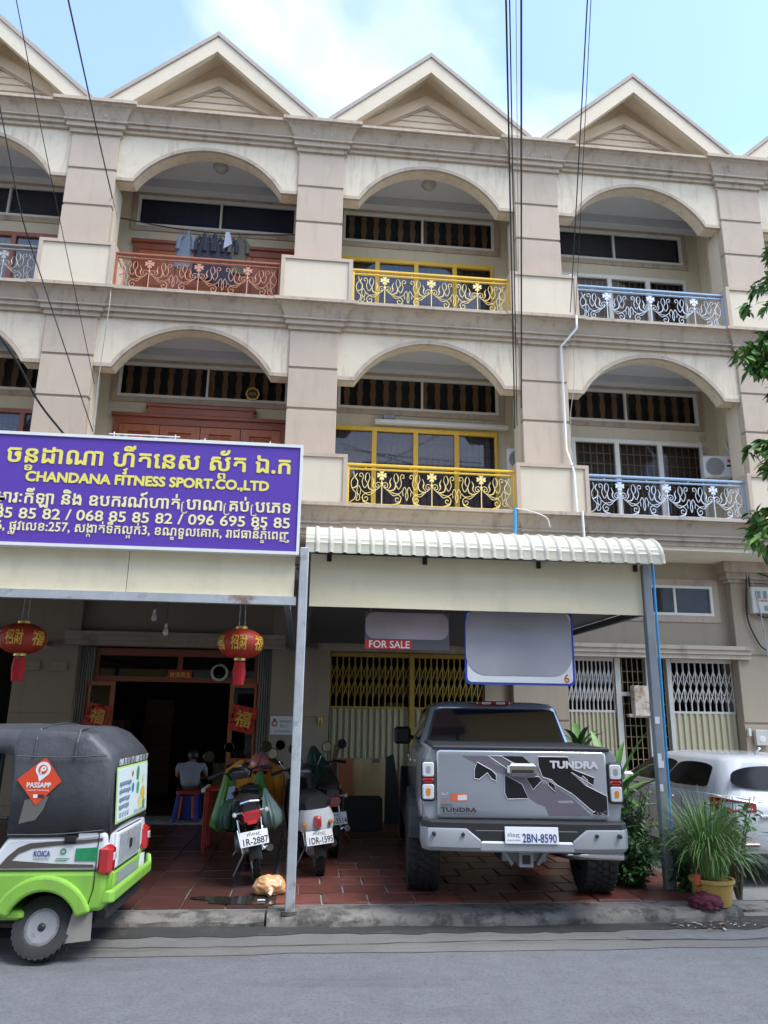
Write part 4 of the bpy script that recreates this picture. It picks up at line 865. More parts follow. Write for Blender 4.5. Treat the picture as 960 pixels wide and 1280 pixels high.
hd = MB().cbox(-.135, .14, -.075, -.026, 1.145, 1.245, .02).build('handle', M['chrome'], tg, bevel=.008); MB().cbox(-.10, .10, -.080, -.073, 1.165, 1.195, .004).build('grip_slot', M['matteblack'], hd)
def badge(s, zx0, zx1, zy, size, m, under=None, y=-.029, bold=.03):
    x0, z = zm(zx0, zy); x1, _ = zm(zx1, zy); q = MB()
    if under: u_ = MB(); letter(u_, s, (x0-.004, y, z-.004), (1, 0, 0), (0, 0, 1), (0, -1, 0), size*1.08, fit=x1-x0+.01, bold=bold*2.2); tag(u_.build('badge_backing', M[under], tg), kind='stuff')
    letter(q, s, (x0, y-.003, z), (1, 0, 0), (0, 0, 1), (0, -1, 0), size, fit=x1-x0, bold=bold); tag(q.build('lettering', M[m], tg), kind='stuff')
badge('TUNDRA', 622, 804, 306, .085, 'decalline', None, bold=.05); badge('TUNDRA', 212, 346, 480, .052, 'matteblack', 'chrome'); badge('TOYOTA', 212, 256, 458, .022, 'matteblack', bold=.01); badge('4x4', 772, 828, 484, .05, 'decalblack', 'decalline')
badge('26.7', 214, 240, 415, .028, 'decalline', bold=.0); badge('333', 214, 242, 438, .024, 'orangeprint', bold=.01); decal([(250, 412), (312, 408), (312, 438), (250, 438)], -.0275, 'orangeprint', line=False); decal([(276, 416), (310, 414), (310, 434), (276, 436)], -.0285, 'decalline', line=False)
decal([(645, 432), (700, 430), (706, 440), (650, 441)], -.0275, 'silver', line=False)
# lamps
for s in (-1, 1):
    x0, x1 = (s*.775, s*.905); x0, x1 = min(x0, x1), max(x0, x1)
    lp = MB(); lp.loft([[(x, .05, z) for x, z in rrect(x0, x1, .905, 1.265, .03, 3)], [(x, -.012, z) for x, z in rrect(x0, x1-.0, .91, 1.26, .03, 3)], [(x, -.02, z) for x, z in rrect(x0+.008, x1-.008, .92, 1.25, .03, 3)]]); lp = lp.build('tail_light', M['matteblack'], pk)
    for nm, z0, z1, m in (('reverse_lens', 1.115, 1.245, 'clearlens'), ('red_lens', 1.065, 1.108, 'redlens'), ('indicator_lens', .925, 1.058, 'clearlens')):
        MB().loft([[(x, -.018, z) for x, z in rrect(x0+.012, x1-.012, z0, z1, .02, 3)], [(x, -.032, z) for x, z in rrect(x0+.022, x1-.022, z0+.01, z1-.01, .015, 3)]]).build(nm, M[m], lp, smooth=40)
        if nm != 'red_lens': MB().prism(rrect(x0+.045, x1-.045, z0+.035, z1-.035, .015, 3), 'y', -.0345, -.0325).build('lens_core', M['amber' if nm[0] == 'i' else 'silver'], lp)
# bumper: black top step, silver face with a dropped centre
bp = MB(); bp.loft([[(x, y, z) for x, y in ((-.90, .25), (-.90, -.04), (-.84, -.13), (-.50, -.165), (.50, -.165), (.84, -.13), (.90, -.04), (.90, .25))] for z in (.655, .765)]); bp = bp.build('bumper', M['matteblack'], pk, bevel=.012)
for s in (-1, 1):
    q = MB(); P = [(.905, .25), (.905, -.05), (.85, -.15), (.52, -.19), (.40, -.185)]
    rg = [[(s*x, y, .71 if i < 3 else (.712 if i == 3 else .62)), (s*x*1.0, y-.006, .70 if i < 3 else (.70 if i == 3 else .61)), (s*x, y-.004, .56), (s*(x-.01), y+.03, .525), (s*(x-.02), y+.12, .52), (s*(x-.02), y+.12, .70 if i < 4 else .61)] for i, (x, y) in enumerate(P)]
    q.loft(rg); q.build('bumper_wing', M['silver'], bp, smooth=35)
    for x in (.80, .55 if s < 0 else .60): MB().lathe([(.004, -.205), (.016, -.203), (.018, -.15)], (s*x, .0, .665), 'y', 12).build('parking_sensor', M['matteblack'], bp)
q = MB(); q.cbox(-.41, .41, -.190, -.06, .525, .612, .015); q.build('bumper_centre', M['silver'], bp)
MB().cbox(-.45, .45, -.172, -.10, .61, .70, .008).build('plate_recess', M['matteblack'], bp)
plate(bp, '2BN-8590', 'ភេំពញ', (.04, -.195, .665), (R(-6), 0, 0), .46, .135, left=True)
# hitch, exhaust, axle, spring
q = MB(); q.box(-.19, .19, -.02, .06, .43, .50); q.box(-.06, .06, -.12, .10, .40, .52); q.prism([(-.21, .52), (-.12, .40), (-.10, .42), (-.17, .52)], 'y', -.06, -.03); q.prism([(.21, .52), (.12, .40), (.10, .42), (.17, .52)], 'y', -.06, -.03); q.build('tow_hitch', M['steeldark'], pk)
MB().box(-.035, .035, -.125, -.119, .425, .495).build('hitch_socket', M['black'], pk)
MB().tube([(.35, .5, .44), (.45, .15, .46), (.60, .0, .49), (.86, -.055, .495)], .042, 14).build('exhaust', M['chrome'], pk, smooth=50)
MB().tube([(-.75, .97, .42), (.75, .97, .42)], .06, 10).lathe([(.02, .80), (.15, .87), (.16, .97), (.15, 1.07), (.02, 1.14)], (0, 0, .42), 'y', 16).build('rear_axle', M['matteblack'], pk, smooth=40)
MB().box(-.55, .55, .1, 4.8, .55, .66).build('chassis', M['matteblack'], pk)
for s in (-1, 1):
    for y, nm in ((.98, 'rear'), (4.12, 'front')):
        wheel(pk, 'pk', (s*.85, y, .415), .415, .32, .22, 34, 'matteblack', flip=s > 0)
        q = MB(); pts = arc(y, .42, .53, 12, 168, 14); inn = arc(y, .42, .44, 168, 12, 14); q.prism(pts+inn, 'x', s*.87, s*1.0); q.build('fender_flare', M['matteblack'], pk, bevel=.015)
        MB().prism(arc(y, .42, .45, 10, 170, 14), 'x', s*.86, s*.9305).build('wheel_well', M['black'], pk)
    m_ = MB(); m_.cbox(s*1.0-.11, s*1.0+.11, 3.18, 3.28, 1.28, 1.50, .03); m_.tube([(s*.86, 3.3, 1.36), (s*.95, 3.25, 1.38)], .03, 8); m_.build('door_mirror', M['matteblack'], pk, bevel=.01)
    for y in (2.05, 2.95): MB().cbox(s*.925-.012, s*.925+.012, y, y+.18, 1.13, 1.165, .006).build('door_handle', M['chrome'], pk)
    MB().tube([(s*.96, 1.7, .50), (s*.96, 3.5, .50)], .05, 8).build('side_step', M['matteblack'], pk)

# ---------------------------------------------------------------- white hatchback
M['whitecar'] = mat('pearl_white_paint', (.60, .62, .645), .22, coat=.8)
M['carglass2'] = mat('dark_car_glass', (.010, .012, .015), .06, spec=.35)
cr_ = thing('white_car', 'white hatchback with dark windows parked at the right edge behind the potted grass', 'car', loc=(9.72, -3.95, .036), rot=(0, 0, R(0))); cr_.scale = (.95, .95, .945)
sc2 = lambda y, w, zt, zb: [(-w+.12, y, zb), (-w+.02, y, zb+.08), (-w, y, zb+.30), (-w+.01, y, zt-.16), (-w+.06, y, zt-.02), (-w+.14, y, zt), (w-.14, y, zt), (w-.06, y, zt-.02), (w-.01, y, zt-.16), (w, y, zb+.30), (w-.02, y, zb+.08), (w-.12, y, zb)]
MB().loft([sc2(.0, .70, .80, .30), sc2(.03, .79, .90, .26), sc2(.12, .855, .965, .22), sc2(.35, .885, .985, .20), sc2(1.2, .885, .96, .18), sc2(2.6, .88, .93, .18), sc2(3.2, .87, .90, .18), sc2(3.9, .82, .80, .2), sc2(4.25, .66, .68, .24)]).build('body', M['whitecar'], cr_, smooth=40)
g0 = (-.80, .80, .10, 3.25); rg = [ring(*g0, .93, .22), ring(-.785, .785, .16, 3.10, 1.02, .22), ring(-.655, .655, .27, 2.25, 1.335, .22), ring(-.60, .60, .36, 2.1, 1.385, .22), ring(-.42, .42, .7, 1.9, 1.415, .2)]
MB().loft(rg).build('cabin', M['whitecar'], cr_, smooth=40)
facepanel((-.785, .16, 1.02), (.785, .16, 1.02), (.655, .27, 1.335), (-.655, .27, 1.335), .04, .96, .04, .86, .024, .3).build('rear_window', M['carglass2'], cr_, smooth=40)
facepanel((.785, 3.1, 1.02), (-.785, 3.1, 1.02), (-.655, 2.25, 1.335), (.655, 2.25, 1.335), .08, .92, .05, .92, .02, .1).build('windscreen', M['carglass'], cr_)
for s in (-1, 1):
    a, c, d, e = (s*.785, 3.1, 1.02), (s*.785, .16, 1.02), (s*.655, .27, 1.335), (s*.655, 2.25, 1.335)
    if s > 0: a, c, d, e = c, a, e, d
    for u0, u1 in ((.08, .46), (.48, .87)): facepanel(a, c, d, e, u0 if s < 0 else 1-u1, u1 if s < 0 else 1-u0, -.04, .90, .012, .16).build('side_window', M['carglass2'], cr_)
    tl = MB(); tl.loft([[(s*.50, .02, .80), (s*.50, .015, .90), (s*.80, .055, .945), (s*.885, .30, .95), (s*.885, .30, .83), (s*.82, .06, .79)], [(s*.50, -.012, .805), (s*.50, -.012, .895), (s*.80, .03, .94), (s*.898, .30, .945), (s*.898, .30, .835), (s*.825, .035, .795)]]); tl.build('tail_light', M['redlens'], cr_)
    MB().loft([[(s*.55, -.016, .825), (s*.55, -.016, .845), (s*.70, .004, .86), (s*.70, .004, .835)], [(s*.55, -.020, .825), (s*.55, -.020, .845), (s*.70, -.004, .86), (s*.70, -.004, .835)]]).build('lens', M['clearlens'], cr_)
    for y in (.78, 3.38): wheel(cr_, 'suv', (s*.80, y, .315), .315, .21, .21, 40, 'silver', flip=s > 0, spokes=10)
    MB().cbox(s*.885-.01, s*.885+.012, 1.25, 1.42, .84, .87, .006).build('door_handle', M['chrome'], cr_); MB().cbox(s*.97-.09, s*.97+.09, 2.42, 2.52, .95, 1.08, .03).build('door_mirror', M['whitecar'], cr_, bevel=.01)
for P in ([(-.888, 1.02, .90), (-.892, 1.02, .55), (-.885, 1.00, .30)], [(-.888, 1.98, .90), (-.892, 2.0, .55), (-.885, 2.0, .26)], [(-.80, .145, .965), (-.5, .045, .93), (-.3, .02, .92)], [(-.86, .14, .62), (-.75, .02, .60), (-.3, -.008, .585), (.3, -.008, .585)]): MB().tube(P, .004, 5).build('panel_gap', M['black'], cr_)
MB().tube(bez([(-.80, 2.5, 1.005), (-.80, 1.3, 1.005), (-.792, .52, 1.03)], 6), .008, 6).build('window_trim', M['chrome'], cr_)
MB().cbox(-.74, .74, -.05, .22, .24, .40, .03).build('rear_skirt', M['matteblack'], cr_); plate(cr_, '2AY-1207', 'ភេំពញ', (.0, -.02, .70), (0, 0, 0), .46, .13, left=True)
MB().cbox(-.46, -.20, -.020, .0, .742, .772, .003).build('badge', M['chrome'], cr_); MB().tube([(.0, .75, 1.41), (0, .62, 1.49)], .012, 8).build('aerial', M['whitecar'], cr_)
for s in (-1, 1): MB().cbox(s*.6-.10, s*.6+.10, -.035, .05, .44, .47, .01).build('reflector', M['redlens'], cr_)

# ---------------------------------------------------------------- tuk-tuk
M['green'] = mat('lime_green_paint', (.225, .46, .06), .4, var=.08, vscale=5, coat=.25, stain=(.15, .26, .06), samt=.5, sscale=(3, 3, .5), speck=(.17, .22, .09), spamt=.3, spscale=5)
M['tukwhite'] = mat('tuk_white_paint', (.66, .67, .68), .4, var=.05, coat=.3); M['canopy'] = mat('black_canopy', (.048, .050, .056), .5, var=.45, vscale=3.5, bump=.9, bscale=6, stain=(.085, .085, .088), samt=.5, sscale=(2, 2, .8))
M['brownstripe'] = mat('brown_stripe', (.09, .072, .065), .45); M['orange'] = mat('red_orange_sticker', (.66, .065, .02), .45); M['perspex'] = mat('cloudy_plastic', (.13, .13, .115), .25)
M['engine2'] = mat('steel_rim', (.42, .42, .42), .35, metal=.7, var=.25, vscale=12, speck=(.12, .1, .08), spamt=.4, spscale=14)
tk = thing('tuk_tuk', 'lime green and white three-wheeled tuk-tuk with black canopy at the left kerb', 'tuk-tuk', loc=(2.0, -5.40, 0), rot=(0, 0, R(-2.5)))
NS, FS = -.58, .58
archc = arc(.445, .22, .275, 26, 154, 14)
def sidebody(P, m, nm, y0=NS, y1=FS, bev=.03): return MB().prism(P, 'y', y0, y1).build(nm, M[m], tk, bevel=bev)
sidebody([(.87, .345), (.875, .62), (-.02, .615), (-.30, .36), (.12, .345)] + list(reversed(archc)) + [(.74, .345)], 'green', 'lower_body')
sidebody([(.874, .622), (.865, .88), (.83, .895), (.56, .86), (.13, .85), (-.02, .617)], 'tukwhite', 'upper_body')
fl = MB(); pts = arc(.445, .22, .37, 20, 160, 18); inn = arc(.445, .22, .262, 160, 20, 18); fl.prism(pts+inn, 'y', NS-.035, NS+.03); fl.build('wheel_arch', M['green'], tk, bevel=.02)
fl = MB(); fl.prism(pts+inn, 'y', FS-.03, FS+.035); fl.build('wheel_arch', M['green'], tk, bevel=.02)
# floor, front cowl, windscreen, seats
MB().cbox(-1.35, .3, NS+.02, FS-.02, .28, .345, .02).build('floor_pan', M['green'], tk)
MB().loft([ring(-1.42, -1.05, -.55, .55, .30, .06), ring(-1.55, -1.08, -.52, .52, .60, .10), ring(-1.48, -1.12, -.50, .50, .92, .10)]).build('front_cowl', M['green'], tk, smooth=40)
MB().prism([(-1.46, .93), (-1.15, 1.52), (-1.13, 1.52), (-1.44, .93)], 'y', -.52, .52).build('windscreen', M['glass'], tk)
MB().lathe([(.01, -.03), (.07, -.02), (.085, .02)], (-1.58, .0, .72), 'x', 16).build('headlight', M['clearlens'], tk)
MB().cbox(-.10, .42, -.50, .50, .50, .62, .04).cbox(.30, .46, -.50, .50, .62, 1.05, .04).build('rear_seat', M['black'], tk); MB().cbox(-.85, -.55, -.30, .30, .50, .60, .03).cbox(-.57, -.50, -.30, .30, .60, .92, .03).build('driver_seat', M['black'], tk)
for x, z0 in ((-1.12, .9), (-.45, .34)):
    for y in (-.54, .54): MB().tube([(x, y, z0), (x+.02, y*.98, 1.5)], .018, 8).build('canopy_post', M['black'], tk)
MB().tube([(-.45, -.545, .98), (.10, -.545, .98)], .014, 8).build('grab_rail', M['black'], tk)
# canopy: draped sides, hollow front, sloped rear
cp = MB(); stn = []
for x, zt, zb, hw in ((-1.30, 1.52, 1.46, .52), (-1.0, 1.60, 1.44, .55), (-.40, 1.645, 1.45, .565), (.0, 1.655, 1.45, .57), (.09, 1.655, 1.43, .57), (.115, 1.655, 1.20, .572), (.12, 1.655, .85, .578), (.35, 1.65, .855, .58), (.62, 1.635, .86, .58), (.67, 1.615, .86, .58), (.80, 1.50, .885, .575), (.835, 1.455, .89, .57), (.868, .90, .895, .56)):
    zr = zt-.02; stn.append([(x, -hw*1.005, zb), (x, -hw*1.01, (zb+zr)/2-.02), (x, -hw*.985, zr-.07), (x, -hw*.92, zr-.012), (x, -hw*.5, zt-.004), (x, 0, zt+.006), (x, hw*.5, zt-.004), (x, hw*.92, zr-.012), (x, hw*.985, zr-.07), (x, hw*1.01, (zb+zr)/2-.02), (x, hw*1.005, zb)])
cp.loft(stn, closed=False); n_ = len(stn[0]); k_ = len(cp.v)-n_; o = cp.build('canopy', M['canopy'], tk, smooth=45); sm = o.modifiers.new('thick', 'SOLIDIFY'); sm.thickness = .012; sm.offset = -1
for x in (.25, .56): MB().tube([(x, y*1.0, z+.004) for y, z in ((-.585, 1.43), (-.57, 1.55), (-.51, 1.625), (-.28, 1.65), (0, 1.662), (.28, 1.65), (.51, 1.625))] if x < .5 else [(x, y, z+.004) for y, z in ((-.59, 1.42), (-.575, 1.53), (-.53, 1.62), (-.28, 1.632), (0, 1.638), (.28, 1.632), (.51, 1.62))], .008, 6).build('canopy_rib', M['canopy'], o)
YS = NS-.013
def sd(P, m, nm, y=YS, th=.002, par=tk): return MB().prism(P, 'y', y-th, y).build(nm, M[m], par)
YB2 = NS-.0025
sd([(.08, .635), (.15, .72), (.22, .78), (.30, .81), (.49, .825), (.69, .835), (.83, .85), (.83, .83), (.69, .81), (.49, .795), (.32, .775), (.23, .74), (.18, .69), (.5, .67), (.78, .665), (.78, .645), (.43, .64)], 'brownstripe', 'side_stripe', YB2)
M['greensticker'] = mat('green_sticker', (.02, .22, .09), .5, var=.3, vscale=25); sd([(.64, .69), (.80, .69), (.80, .785), (.64, .775)], 'greensticker', 'sticker', YB2-.001)
sd([(.65, .842), (.79, .86), (.79, .885), (.65, .878)], 'paper', 'sticker', YB2-.001); MB().cbox(.55, .64, NS-.02, NS-.002, .815, .87, .008).build('latch', M['black'], tk)
q = letter(MB(), 'KOICA', (.335, YB2-.003, .72), (1, 0, 0), (0, 0, 1), (0, -1, 0), .055, fit=.12, bold=.03); tag(q.build('lettering', M['plateblue'], tk), kind='stuff')
q = MB(); q.box(.335, .45, YB2-.003, YB2-.002, .700, .704); q.box(.50, .60, YB2-.003, YB2-.002, .703, .708); q.box(.50, .58, YB2-.003, YB2-.002, .690, .695); q.lathe([(.012, YB2-.003), (.022, YB2-.003)], (.55, 0, .755), 'y', 12, caps=False); tag(q.build('small_print', M['greensticker'], tk), kind='stuff')
ds = sd([(.345, 1.425), (.48, 1.25), (.31, 1.075), (.15, 1.26)], 'orange', 'diamond_sticker', YS-.004)
def lt(s, x, z, size, fit, m, bold=.02, y=YS-.0075): q_ = letter(MB(), s, (x, y, z), (1, 0, 0), (0, 0, 1), (0, -1, 0), size, fit=fit, bold=bold); return tag(q_.build('lettering', m, ds), kind='stuff')
lt('PASSAPP', .225, 1.205, .05, .18, M['paper'], .035); lt('Cambodia Taxi Booking', .23, 1.18, .018, .165, M['paper'], 0)
q = MB(); P = arc(.335, 1.335, .055, -50, 230, 20); q.prism(P+[(.315, 1.245)], 'y', YS-.0075, YS-.0065); q.build('pin_mark', M['paper'], ds)
q = MB(); q.prism(arc(.335, 1.335, .034, 0, 360, 20)[:-1], 'y', YS-.0095, YS-.0085); q.build('pin_ring', M['orange'], ds); q = MB(); q.lathe([(.006, YS-.011), (.02, YS-.011)], (.34, 0, 1.34), 'y', 14, caps=False); q.box(.318, .326, YS-.0112, YS-.0105, 1.30, 1.345); q.build('pin_letter', M['paper'], ds)
q = MB(); q.box(.285, .315, YS-.0075, YS-.0065, 1.13, 1.155); q.build('badge', M['paper'], ds); q = MB(); q.box(.32, .365, YS-.0075, YS-.0065, 1.13, 1.155); q.build('badge', M['ink'], ds)
sd([(.225, 1.115), (.40, 1.145), (.37, 1.05), (.32, .975), (.20, .945)], 'perspex', 'side_window', YS-.001)
for P in ([(.76, NS-.002, .365), (.795, NS-.002, .50), (.80, NS-.002, .88)], [(.10, NS-.002, .36), (.0, NS-.002, .61)]): MB().tube(P, .004, 5).build('panel_gap', M['black'], tk)
for x0_, z0_, x1_, z1_ in ((.13, .87, .83, .905), (.125, 1.43, .80, 1.44)): MB().tube(bez([(x0_, YS-.004, z0_), ((x0_+x1_)/2, YS-.006, (z0_+z1_)/2-.012), (x1_, YS-.002, z1_)], 6), .005, 5).build('canopy_seam', M['canopy'], tk)
# rear face
def rq(y0, y1, z0, z1): # point on the canopy rear, which leans forward towards the top
    f = lambda z: .835+(.868-.835)*(1.455-z)/.555+.016
    return [(f(z0), y0, z0), (f(z0), y1, z0), (f(z1), y1, z1), (f(z1), y0, z1)]
M['poster'] = mat('poster_print', (.60, .66, .64), .5)
def rearp(y0, y1, z0, z1, m, nm, par, off=0.0, th=.004):
    P = rq(y0, y1, z0, z1); return MB().loft([[(x+off, y, z) for x, y, z in P], [(x+off+th, y, z) for x, y, z in P]]).build(nm, M[m], par)
po = rearp(-.49, .47, .93, 1.345, 'greensticker', 'poster', tk); po.data.materials[0] = mat('poster_border', (.42, .60, .18), .5); rearp(-.475, .455, .945, 1.33, 'poster', 'poster_field', po, .005)
def blob(y, z, r, m, nm, sy=1.0): q_ = MB(); x = rq(0, 0, z, z)[0][0]+.0115; q_.add([(x, y+sy*r*math.cos(2*math.pi*i/14), z+r*math.sin(2*math.pi*i/14)) for i in range(14)], [tuple(range(14))]); q_.build(nm, m, po)
for y, z, r, c, sy in ((.12, 1.25, .075, (.03, .28, .06), .6), (.13, 1.14, .06, (.06, .30, .10), .7), (.30, 1.08, .07, (.60, .42, .04), 1), (.22, 1.02, .06, (.62, .55, .20), 1.2), (.34, 1.0, .045, (.10, .30, .08), 1), (-.03, 1.16, .04, (.04, .20, .42), 1), (-.05, 1.27, .025, (.50, .05, .04), 1), (.3, 1.2, .04, (.55, .55, .2), .8)): blob(y, z, r, mat('poster_c%d' % int(y*100+z*1000), c, .5, var=.3, vscale=30), 'poster_picture', sy)
U_, V_, W_ = (0, 1, 0), (-.0717*.0, 0, 1), (1, 0, 0)
q = MB()
for i, z in enumerate((1.20, 1.145, 1.085, 1.03)): letter(q, 'សុខភាពល្អ', (rq(0, 0, z, z)[0][0]+.0125, -.44, z), U_, V_, W_, .05, fit=.34-.02*i, bold=.015)
for k in range(4): q.lathe([(.012, .0), (.02, .0)], (rq(0, 0, .985, .985)[0][0]+.014, -.40+k*.075, .985), 'x', 12, caps=False)
letter(q, 'ទំនាក់ទំនង', (rq(0, 0, .96, .96)[0][0]+.0125, .02, .955), U_, V_, W_, .03, fit=.36); tag(q.build('lettering', M['plateblue'], po), kind='stuff')
q = MB(); letter(q, '098 73 11 17 / 089 73 11 17', (.866, -.47, 1.358), U_, V_, W_, .07, fit=.92, bold=.015); tag(q.build('lettering', M['paper'], tk), kind='stuff')
# rear panel: engine hatch, lamps, bumper, flap
XR = .88
h = MB().cbox(XR-.02, XR+.012, -.40, .36, .60, .865, .012).build('engine_hatch', M['tukwhite'], tk); M['mesh'] = mat('grey_mesh', (.28, .29, .29), .4, metal=.4, var=.5, vscale=60)
gm = MB().box(XR+.012, XR+.016, -.33, .29, .63, .84).build('mesh_panel', M['mesh'], h); q = MB()
for k in range(12): q.box(XR+.016, XR+.020, -.33, .29, .635+k*.017, .640+k*.017)
for k in range(26): q.box(XR+.0165, XR+.0195, -.325+k*.0245, -.319+k*.0245, .63, .84)
q.build('mesh_wires', M['steel'], h); MB().cbox(XR+.02, XR+.03, -.06, .0, .70, .77, .004).build('latch', M['black'], h)
h = MB().cbox(XR-.02, XR+.014, -.40, .36, .40, .585, .012).build('lower_hatch', M['green'], tk); MB().box(XR+.014, XR+.018, -.31, .24, .47, .565).build('mesh_panel', M['mesh'], h)
for k in range(6): MB().box(XR+.018, XR+.021, -.31, .24, .475+k*.016, .479+k*.016).build('wire', M['steel'], h)
for y0, y1 in ((-.60, -.47), (.47, .60)):
    l_ = MB().cbox(.80, .915, y0, y1, .585, .80, .03).build('tail_light', M['redlens'], tk, bevel=.012); MB().cbox(.913, .922, y0+.03, y1-.03, .69, .745, .006).build('lens', M['clearlens'], l_)
MB().box(XR, XR+.008, .40, .56, .45, .57).build('number_plate', M['paper'], tk)
bmp = MB().loft([[(.87, -.63, .41), (.93, -.625, .415), (.935, -.62, .49), (.89, -.63, .50)], [(.91, -.58, .40), (.955, -.58, .41), (.955, -.58, .49), (.92, -.58, .50)], [(.91, .56, .40), (.955, .56, .41), (.955, .56, .49), (.92, .56, .50)], [(.87, .62, .45), (.93, .615, .46), (.935, .61, .55), (.89, .62, .56)]]).build('bumper', M['green'], tk, bevel=.012)
MB().cbox(.78, .90, -.50, .50, .27, .36, .02).build('under_tray', M['matteblack'], tk)
MB().loft([[(.66, -.56, .345), (.80, -.56, .345), (.80, -.55, .345), (.66, -.55, .345)], [(.62, -.58, .135), (.81, -.58, .155), (.81, -.57, .155), (.62, -.57, .135)]]).build('mud_flap', mat('mud_flap', (.24, .22, .19), .8, var=.2), tk)
for s, y in ((1, -.50), (-1, .42)):
    ty, rm = wheel_meshes('tuk', .215, .13, .125, 30, 'engine2', 5); w_ = put('wheel', ty, tk, loc=(.445, y, .215), rot=(0, .4, R(90) if s > 0 else R(-90))); put('rim', rm, w_)
    MB().lathe([(.01, -.07), (.025, -.065), (.032, -.05), (.036, -.03)], (0, 0, 0), 'x', 14).build('hub', M['black'], w_)
    for k in range(6): a = math.pi/3*k; MB().lathe([(.002, -.047), (.016, -.047)], (0, .068*math.cos(a), .068*math.sin(a)), 'x', 10).build('rim_slot', M['black'], w_)
    MB().tube([(-.046, .096*math.cos(2*math.pi*i/24), .096*math.sin(2*math.pi*i/24)) for i in range(24)], .006, 5, closed=True).build('rim_groove', M['black'], w_)
ty, rm = wheel_meshes('tuk', .215, .13, .125, 30, 'engine2', 5); w_ = put('wheel', ty, tk, loc=(-1.38, 0, .215), rot=(0, 0, R(90))); put('rim', rm, w_)
MB().cbox(-.4, .8, -.40, .40, .22, .30, .02).build('chassis', M['black'], tk)
